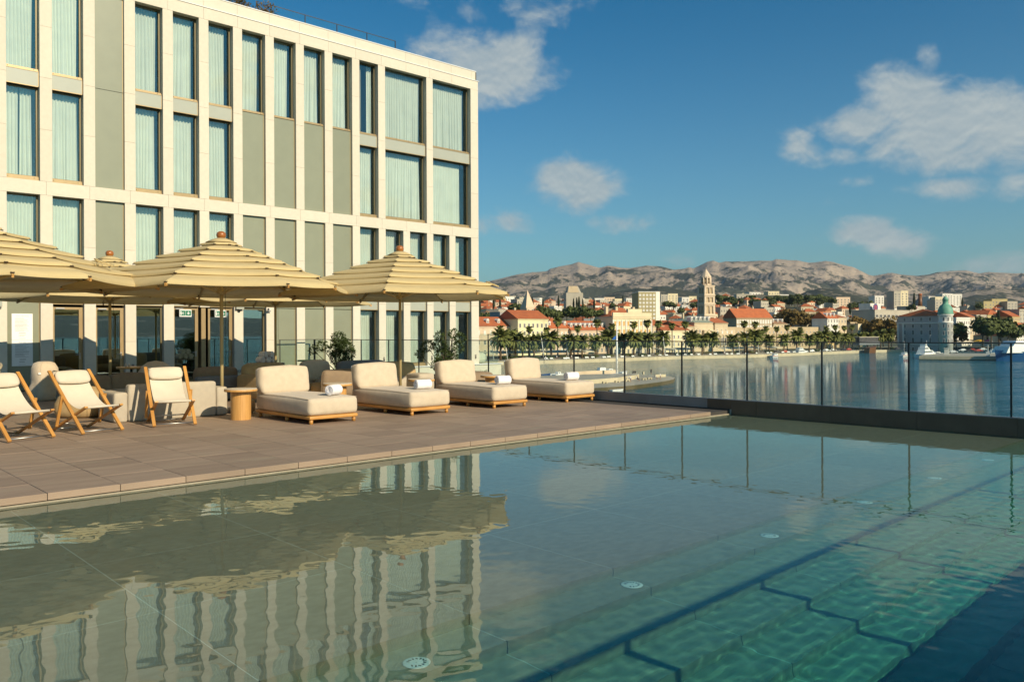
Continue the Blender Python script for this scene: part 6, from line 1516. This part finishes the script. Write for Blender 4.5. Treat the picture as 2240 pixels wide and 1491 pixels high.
# ---- boats
def hull(L, W_, H_, mat, parent, stripe=None):
    mb = MB(); n = 12; prof = []
    for i in range(n + 1):
        q = i / n; w_ = W_ / 2 * (min(1, (1 - q) * 2.6) ** .6 if q > .45 else 1.) * (.9 + .1 * min(1, q * 4)); sh = H_ * (1 + .35 * q ** 2)
        x = -L / 2 + L * q; prof.append((x, w_, sh))
    for (x, w_, sh) in prof: mb.v += [(x - .03 * L * (0 if x < L * .3 else 1), -w_ * .72, -.4), (x, -w_, sh), (x, w_, sh), (x - .03 * L * (0 if x < L * .3 else 1), w_ * .72, -.4)]
    for i in range(n):
        a = 4 * i; mb.f += [(a, a + 4, a + 5, a + 1), (a + 1, a + 5, a + 6, a + 2), (a + 2, a + 6, a + 7, a + 3)]; mb.m += [0, 0, 0]; mb.sm += [False] * 3
    mb.f += [(0, 1, 2, 3)]; mb.m.append(0); mb.sm.append(False); mb.build('hull', M[mat], parent)
    if stripe:
        st = MB()
        for i in range(n):
            (x, w_, sh), (x2, w2, s2) = prof[i], prof[i + 1]
            for s_ in (-1, 1): st.add([(x, s_ * (w_ * .95 + .03), sh * .55), (x2, s_ * (w2 * .95 + .03), s2 * .55), (x2, s_ * (w2 + .03), s2 * .85), (x, s_ * (w_ + .03), sh * .85)], [(0, 1, 2, 3)])
        st.build('stripe', M[stripe], parent)
def boat(lab, cat, px, py, L, W_, H_, rz, mat='boatwhite', cabin=None, stripe=None, mast=0, name='motor_boat', extra=None, grp=None):
    t = thing(name, lab, cat, tuple(onz(px, py, SEA)), ROT + rz, grp); hull(L, W_, H_, mat, t, stripe)
    for (x0, x1, y, z0, z1, slope) in cabin or ():
        cb = MB(); cb.add([(x0, -y, z0), (x1, -y, z0), (x1, y, z0), (x0, y, z0), (x0 + slope * .2, -y * .9, z1), (x1 - slope, -y * .9, z1), (x1 - slope, y * .9, z1), (x0 + slope * .2, y * .9, z1)], [(4, 5, 6, 7), (0, 1, 5, 4), (1, 2, 6, 5), (2, 3, 7, 6), (3, 0, 4, 7)])
        c_ = cb.build('cabin', M['boatwhite'], t)
        n = max(2, int((x1 - x0) / 1.3))
        for k in range(n):
            a = x0 + .3 + (x1 - slope - x0 - .4) * k / n; b = a + (x1 - slope - x0 - .4) / n * .7; zz0, zz1 = z0 + (z1 - z0) * .42, z0 + (z1 - z0) * .85
            MB().add([(a, -y - .0, zz0), (b, -y, zz0), (b, -y * .94, zz1), (a, -y * .94, zz1)], [(0, 1, 2, 3)]).build('window', M['pane'], c_)
    if mast: MB().tube([(-.5, 0, H_), (-.5, 0, H_ + mast)], .06, 6).build('mast', M['boatwhite'], t)
    return t
boat('white motor yacht moored at the quay, its bow to the right', 'yacht', 1752, 776.5, 11.5, 3.4, 1.35, 0.05, cabin=((-4.2, 3.2, 1.4, 1.3, 2.9, 1.4), (-3., 1., 1.2, 2.9, 4.2, .8)), mast=4.4, name='motor_yacht')
boat('small white motor boat with a red stripe, left of the yacht', 'boat', 1695, 780.5, 6.2, 2.2, .8, 0.1, cabin=((-1.6, 1.8, .8, .8, 2.0, .6),), stripe='boatred')
boat('white fishing boat with a raised wheelhouse beyond the near pier', 'boat', 1313, 822.5, 6.6, 2.2, .9, math.pi - .1, cabin=((-1.6, .8, .8, .9, 2.6, .3),), name='fishing_boat')
boat('white cabin boat close to the foot of the flag mast', 'boat', 1335, 821.5, 5.6, 2.0, .85, .2, cabin=((-1.6, .8, .75, .8, 2.1, .4),), name='fishing_boat')
boat('white open boat moored left of the fishing boats', 'boat', 1275, 822, 5., 1.8, .65, .1); boat('small white boat behind the rolled towel', 'boat', 1222, 823, 5., 1.8, .65, .3, cabin=((-1, .6, .6, .6, 1.4, .3),)); boat('small white boat at the left of the moored group', 'boat', 1205, 822, 4.4, 1.7, .6, -.2)
boat('blue covered boat left of the moored white boats', 'boat', 1193, 823.5, 4.6, 1.8, .7, .2, mat='boatblue'); boat('white boat beside the railing post past the flag mast', 'boat', 1364, 818, 4., 1.6, .7, .3)
boat('small white dinghy in front of the near pier', 'boat', 1350, 855, 3.6, 1.4, .35, 0.)
boat('large white sports yacht moored behind the stone jetty', 'yacht', 2028, 782, 20., 5., 1.9, 0.15, cabin=((-8, 5, 2., 1.9, 3.6, 3.), (-7, 0, 1.7, 3.6, 5.2, 2.2), (-5.5, -2.5, 1.3, 5.2, 6.6, 1.)), mast=6.5, name='motor_yacht')
boat('low white speed boat right of the large sports yacht', 'yacht', 2050, 779, 13., 3.6, 1.3, 0.1, cabin=((-4, 2, 1.4, 1.3, 2.4, 2.),), name='motor_yacht')
boat('small boat with red floats left of the sports yacht', 'boat', 1979, 779.5, 8., 2.6, .9, .1, cabin=((-2, 1, 1., .9, 2.2, .4),), stripe='boatred', mast=7.)
boat('brown wooden sailing ship hull by the quay', 'ship', 1906, 771.5, 11., 4.2, 3.2, .1, mat='boatbrown', name='wooden_ship')
fy = boat('large blue and white catamaran ferry at the right edge', 'ferry', 2235, 789, 28., 9., 3.6, math.pi - .35, mat='boatblue', cabin=((-13, 12, 4.2, 3.6, 6.4, 2.), (-11, 8, 3.6, 6.4, 8.6, 2.)), mast=7., name='ferry')
# floating restaurant platform left of the customs house
fp = thing('floating_terrace', 'long low floating terrace with a dark roof left of the customs house', 'terrace', (*P2(1880, 506), SEA), ROT + .1)
L_ = (1962 - 1880) / FOC * 506 * 1.12; MB().box(0, L_, 0, 8, 4.6, 6.6).build('fascia', M['bluefab'], fp); MB().box(1, L_ - 1, .5, 7.5, 6.6, 9.2).build('pavilion', M['pane'], fp); MB().box(.5, L_ - .5, .2, 7.8, 9.2, 9.6).build('roof', M['concrete'], fp)
for k in range(6): MB().tube([(1 + k * (L_ - 2) / 5, 1, 0), (1 + k * (L_ - 2) / 5, 1, 4.6)], .25, 6).build('post', M['gasket'], fp)
# ---- stone jetty on the right with its small monument
JA, JB = onz(2010, 786.5, SEA), onz(2192, 788.5, SEA)
jx = Vector((JB.x - JA.x, JB.y - JA.y)); jl = jx.length; ja = math.atan2(jx.y, jx.x)
je = thing('jetty', 'pale stone jetty reaching into the harbour at the right', 'jetty', (JA.x, JA.y, SEA), ja)
n = 14
for k in range(n): MB().box(jl * k / n + .04, jl * (k + 1) / n - .04, 0, 1.2, .35, 1.75).build('block', M['limestone'], je)
MB().box(.2, jl - .2, .1, 60, -2, 1.7).build('core', M['paving'], je); MB().box(0, jl, -.02, .1, -1, .34).build('waterline', M['algae'], je)
mo = thing('monument', 'white stone pillar with a small dark figure on top, on the jetty', 'monument', tuple(onz(2070.5, 776, SEA + 1.75)), ja)
MB().box(-1.2, 1.2, -1.2, 1.2, 0, .3).build('step', M['whitewall'], mo); MB().box(-.9, .9, -.9, .9, .3, 3.0).build('pillar', M['whitewall'], mo); MB().box(-1.15, 1.15, -1.15, 1.15, 3.0, 3.25).build('cap', M['whitewall'], mo)
mb = MB(); mb.tube([(-.45, 0, 3.6), (.2, 0, 3.7), (.5, 0, 4.2)], [.16, .2, .1], 8); mb.tube([(-.4, 0, 3.25), (-.4, 0, 3.6)], .07, 6); mb.tube([(.2, 0, 3.25), (.2, 0, 3.6)], .07, 6); mb.tube([(-.1, 0, 3.7), (-.4, .2, 4.3)], [.06, .02], 5); mb.build('figure', M['gasket'], mo)
bc = thing('harbour_beacon', 'white beacon post near the end of the stone jetty', 'beacon', tuple(onz(2161, 778.5, SEA + 1.75)), ja); MB().box(-.75, .75, -.75, .75, 0, 1.9).build('base', M['white'], bc); MB().lathe([(.3, 1.9), (.22, 4.9), (.3, 5.)], 10).build('pole', M['white'], bc)
hv = random.Random(5)
for k, (px, py, mt, lb) in enumerate(((2085, 772, 'boatwhite', 'white van on the jetty right of the monument'), (2120, 769, 'darkcloth', 'dark car on the jetty'), (2127, 767, 'boatred', 'red car on the jetty'), (2140, 769, 'boatred', 'second red car on the jetty, nearer the beacon'), (2150, 766, 'boatwhite', 'white car behind the beacon'), (2106, 768, 'boatwhite', 'white car between monument and dark car'))):
    p = onz(px, py, SEA + 1.75); car((p.x, p.y, SEA + 1.72), ja + hv.uniform(-.4, .4), lb, mt, 'cars on the jetty')
def kiosk(lab, px, py, w_, h_, mat, z=SEA + 1.75):
    p = onz(px, py, z); t = thing('kiosk', lab, 'kiosk', (p.x, p.y, z), ROT); MB().box(-w_ / 2, w_ / 2, 0, 4, 0, h_).build('wall', M['whitewall'], t)
    MB().add([(-w_ / 2 - .5, -1.5, h_), (w_ / 2 + .5, -1.5, h_), (w_ / 2 + .5, 4.5, h_), (-w_ / 2 - .5, 4.5, h_), (-w_ / 4, 1.5, h_ + 1.4), (w_ / 4, 1.5, h_ + 1.4)], [(0, 1, 5, 4), (1, 2, 5), (2, 3, 4, 5), (3, 0, 4)]).build('roof', M[mat], t)
    for k in range(4): link('window', win_mesh(1.2, 1.3, 'dark'), t, (-w_ / 2 + w_ * (k + .5) / 4, 0, 1.))
kiosk('white kiosk with yellow canopies behind the jetty', 2148, 756, 9, 3.2, 'awnyellow'); kiosk('white kiosk under a pink red banner roof behind the jetty', 2172, 757, 9, 3.6, 'awnpink'); kiosk('low white ticket hall with a cream roof behind the jetty', 2115, 757, 14, 3.2, 'awning')
for k in range(9):
    px = 2105 + 14 * k + hv.uniform(-4, 4); boat('small white boat moored behind the jetty with a thin mast', 'boat', px, 771 + hv.uniform(-5, 3), 6, 2, .8, hv.uniform(-.3, .3), cabin=((-1.4, 1., .7, .8, 1.9, .4),), mast=hv.uniform(4, 8), name='sailing_boat', grp='small white boats behind the jetty') if k > 4 else None
lp = MB().tube([(0, 0, 0), (0, 0, 9), (.0, -.9, 9.3)], [.09, .06, .05], 6).mesh('street_lamp', M['steel'])
for k, (px, py) in enumerate(((1190, 795), (1279, 785), (1500, 778), (1634, 776), (1873, 768), (1978, 768), (2034, 770), (2088, 758), (2094, 757), (2101, 757))):
    p = onz(px, py, QZ); tag(link('street_lamp', lp, None, (p.x, p.y, QZ), ROT + hv.uniform(-1, 1)), 'slim grey street lamp on the quay ' + ('left of the bell tower' if px < 1530 else 'left of the customs house' if px < 1970 else 'near the customs house'), 'street lamp', 'street lamps on the quay ' + ('left of the bell tower' if px < 1530 else 'left of the customs house' if px < 1970 else 'near the customs house'))

# ================================================================ mountains
m, t = newmat('mountain_rock')
p = t.new('ShaderNodeBsdfPrincipled'); o = t.new('ShaderNodeOutputMaterial'); g = t.new('ShaderNodeNewGeometry'); pos = g.outputs['Position']
sepn = t.new('ShaderNodeSeparateXYZ'); t.l.new(g.outputs['Normal'], sepn.inputs[0]); sepz = t.new('ShaderNodeSeparateXYZ'); t.l.new(pos, sepz.inputs[0])
na = t.noise(pos, .0030, 9., .68, .4); nb_ = t.noise(pos, .016, 8., .72); nc_ = t.noise(pos, .0011, 4., .6)
hh = t.rng(sepz.outputs[2], 40., 640., -.09, .10, smooth=False)
f_ = t.math('ADD', t.math('ADD', na, t.math('MULTIPLY', t.math('SUBTRACT', nb_, .5), .80)), t.math('ADD', hh, t.math('MULTIPLY', t.math('SUBTRACT', nc_, .5), .35)))
rock = t.mix(t.rng(nb_, .35, .65), (.47, .375, .28, 1), (.33, .27, .21, 1))
t.put(p.inputs['Base Color'], t.mix(t.rng(f_, .47, .56), (.060, .066, .046, 1), rock)); p.inputs['Roughness'].default_value = 1.; p.inputs['Specular IOR Level'].default_value = .05
bp = t.new('ShaderNodeBump'); bp.inputs['Strength'].default_value = 1.; bp.inputs['Distance'].default_value = 26.
t.put(bp.inputs['Height'], t.noise(pos, .012, 9., .68)); t.l.new(bp.outputs[0], p.inputs['Normal']); t.l.new(p.outputs[0], o.inputs[0]); M['mountain'] = m
def vnoise(x, y, seed):
    xi = np.floor(x).astype(int); yi = np.floor(y).astype(int); fx, fy = x - xi, y - yi; fx = fx * fx * (3 - 2 * fx); fy = fy * fy * (3 - 2 * fy)
    def h(a, b): n = (a * 374761393 + b * 668265263 + seed * 1274126177) & 0x7fffffff; n = ((n ^ (n >> 13)) * 1274126177) & 0x7fffffff; return ((n ^ (n >> 16)) & 0xffff) / 65535.
    return (h(xi, yi) * (1 - fx) + h(xi + 1, yi) * fx) * (1 - fy) + (h(xi, yi + 1) * (1 - fx) + h(xi + 1, yi + 1) * fx) * fy
def ridged(x, y, seed, oct=6):
    a, s_, tot = 1., 1., 0
    out = 0
    for k in range(oct): out = out + a * (1 - np.abs(2 * vnoise(x * s_, y * s_, seed + k) - 1)); tot += a; a *= .52; s_ *= 2.07
    return out / tot
def range_mesh(name, prof, D, D0, zbase, seed, amp, nx=420, ny=46, step=None):
    """a mountain range whose crest follows prof = (picture column, picture row) as seen from the terrace, at distance D, falling to D0"""
    xs = np.linspace(prof[0][0], prof[-1][0], nx); ys = np.interp(xs, [q[0] for q in prof], [q[1] for q in prof])
    crest = EYE + (728 - ROLL * (xs - 1120) - ys) / FOC * D
    lat = (xs - 1120) / FOC; T = np.linspace(0, 1.25, ny)
    Vv = []
    for j, tt in enumerate(T):
        d = D0 + (D - D0) * tt
        if tt <= 1: h = zbase + (crest - zbase) * (tt ** 1.12)
        else: h = crest - (tt - 1) * (crest - zbase) * 2.2
        env = np.clip(5 * tt, 0, 1) * np.clip(4.5 * (1.0 - tt), .10, 1) if tt < 1 else .10
        px_, py_ = lat * d / 640. + d / 2100., np.full_like(xs, d / 640.) + .15 * np.sin(lat * d / 500.)
        h = h + (ridged(px_ + 3 * vnoise(px_ * .4, py_ * .4, seed + 50), py_, seed) - .62) * amp * env
        r_ = lat * d; Vv.append(np.stack([r_ * RX + d * FX, r_ * RY + d * FY, h], -1))
    A = np.concatenate(Vv); idx = np.arange(nx * ny).reshape(ny, nx)
    Q = np.stack([idx[:-1, :-1], idx[:-1, 1:], idx[1:, 1:], idx[1:, :-1]], -1).reshape(-1, 4)
    me = bpy.data.meshes.new(name); me.from_pydata(A.tolist(), [], [tuple(q) for q in Q.tolist()]); me.polygons.foreach_set('use_smooth', np.ones(len(Q), bool)); me.materials.append(M['mountain']); me.update()
    o = link(name, me); o['kind'] = 'structure'; return o
SKY = [(600, 668), (800, 655), (900, 640), (980, 632), (1047, 622), (1081, 612.7), (1093, 610), (1124, 602), (1140, 598.4), (1172, 594.8), (1197, 592), (1204, 586.8), (1225, 582.3), (1250, 578.8), (1266, 573.4), (1277, 577), (1290, 580), (1313, 586), (1329, 580.5), (1343, 581), (1358, 584), (1379, 585), (1400, 582.3), (1415, 580), (1440, 581.6), (1450, 582.3), (1475, 588.6), (1497, 586.8), (1508, 584), (1518, 586.8), (1529, 582.3), (1547, 573.4), (1561, 570.7), (1575, 574.3), (1590, 571.6), (1618, 571.6), (1663, 570.7), (1690, 569.8), (1697, 566.6), (1708, 567), (1725, 568), (1743, 569), (1770, 575), (1790, 573.4), (1808, 570.7), (1824, 572.5), (1840, 577), (1865, 583.2), (1884, 592), (1902, 601), (1913, 603), (1933, 599.3), (1950, 596.6), (1974, 601), (2006, 603), (2033, 600), (2050, 594.8), (2081, 593), (2115, 592), (2143, 598.4), (2165, 595.7), (2188, 596.6), (2215, 598.4), (2240, 598.4), (2400, 606), (2700, 640), (3000, 668)]
range_mesh('mountain_range', SKY, 8600, 4200, 15, 3, 250, 700, 90)
range_mesh('foothill', [(1150, 690), (1240, 668), (1290, 653), (1352, 637), (1395, 629), (1419, 631), (1440, 625), (1476, 631), (1520, 639), (1560, 652), (1620, 668), (1700, 690)], 4300, 2700, 8, 9, 60, 200, 30)
range_mesh('foothill', [(1690, 690), (1730, 652), (1765, 637), (1797, 630), (1830, 632), (1880, 642), (1930, 652), (1990, 672), (2030, 690)], 3600, 2400, 8, 15, 40, 160, 26)
range_mesh('foothill', [(1960, 690), (2010, 650), (2050, 645), (2093, 643), (2133, 632), (2179, 626), (2215, 631), (2240, 630), (2330, 640), (2420, 690)], 4600, 2900, 8, 22, 60, 180, 28)
# island hills across the channel, outside the picture but mirrored in the doors
def far_hills(name, az0, az1, D, hs, seed):
    n = 90; mb = MB()
    for k in range(n + 1):
        a = az0 + (az1 - az0) * k / n; e = math.sin(math.pi * k / n) ** .5; h = SEA + hs * e * (.45 + .55 * (.5 + .5 * math.sin(a * 9 + seed) * math.sin(a * 4.3 + 1.3)) + .06 * math.sin(a * 41))
        c_, s_ = math.cos(a), math.sin(a)
        for (dd, z) in ((D, SEA - 3), (D * 1.12, h * .62), (D * 1.25, h), (D * 1.45, SEA - 3)): mb.v.append((c_ * dd, s_ * dd, z))
    for k in range(n):
        for j in range(3): a = 4 * k + j; mb.f.append((a, a + 1, a + 5, a + 4)); mb.m.append(0); mb.sm.append(True)
    o = mb.build(name, M['mountain']); o['kind'] = 'structure'
far_hills('island_hills', R(-150), R(-15), 5200, 210, .7)
# ---- air between here and the mountains
m, t = newmat('haze'); v_ = t.new('ShaderNodeVolumePrincipled'); v_.inputs['Color'].default_value = (.66, .82, 1., 1); v_.inputs['Density'].default_value = HAZE; v_.inputs['Anisotropy'].default_value = .25
o = t.new('ShaderNodeOutputMaterial'); t.l.new(v_.outputs[0], o.inputs[1])
hzb = MB().box(-28000, 28000, -28000, 28000, SEA - 3.5, 1150).build('haze', m); hzb['kind'] = 'stuff'
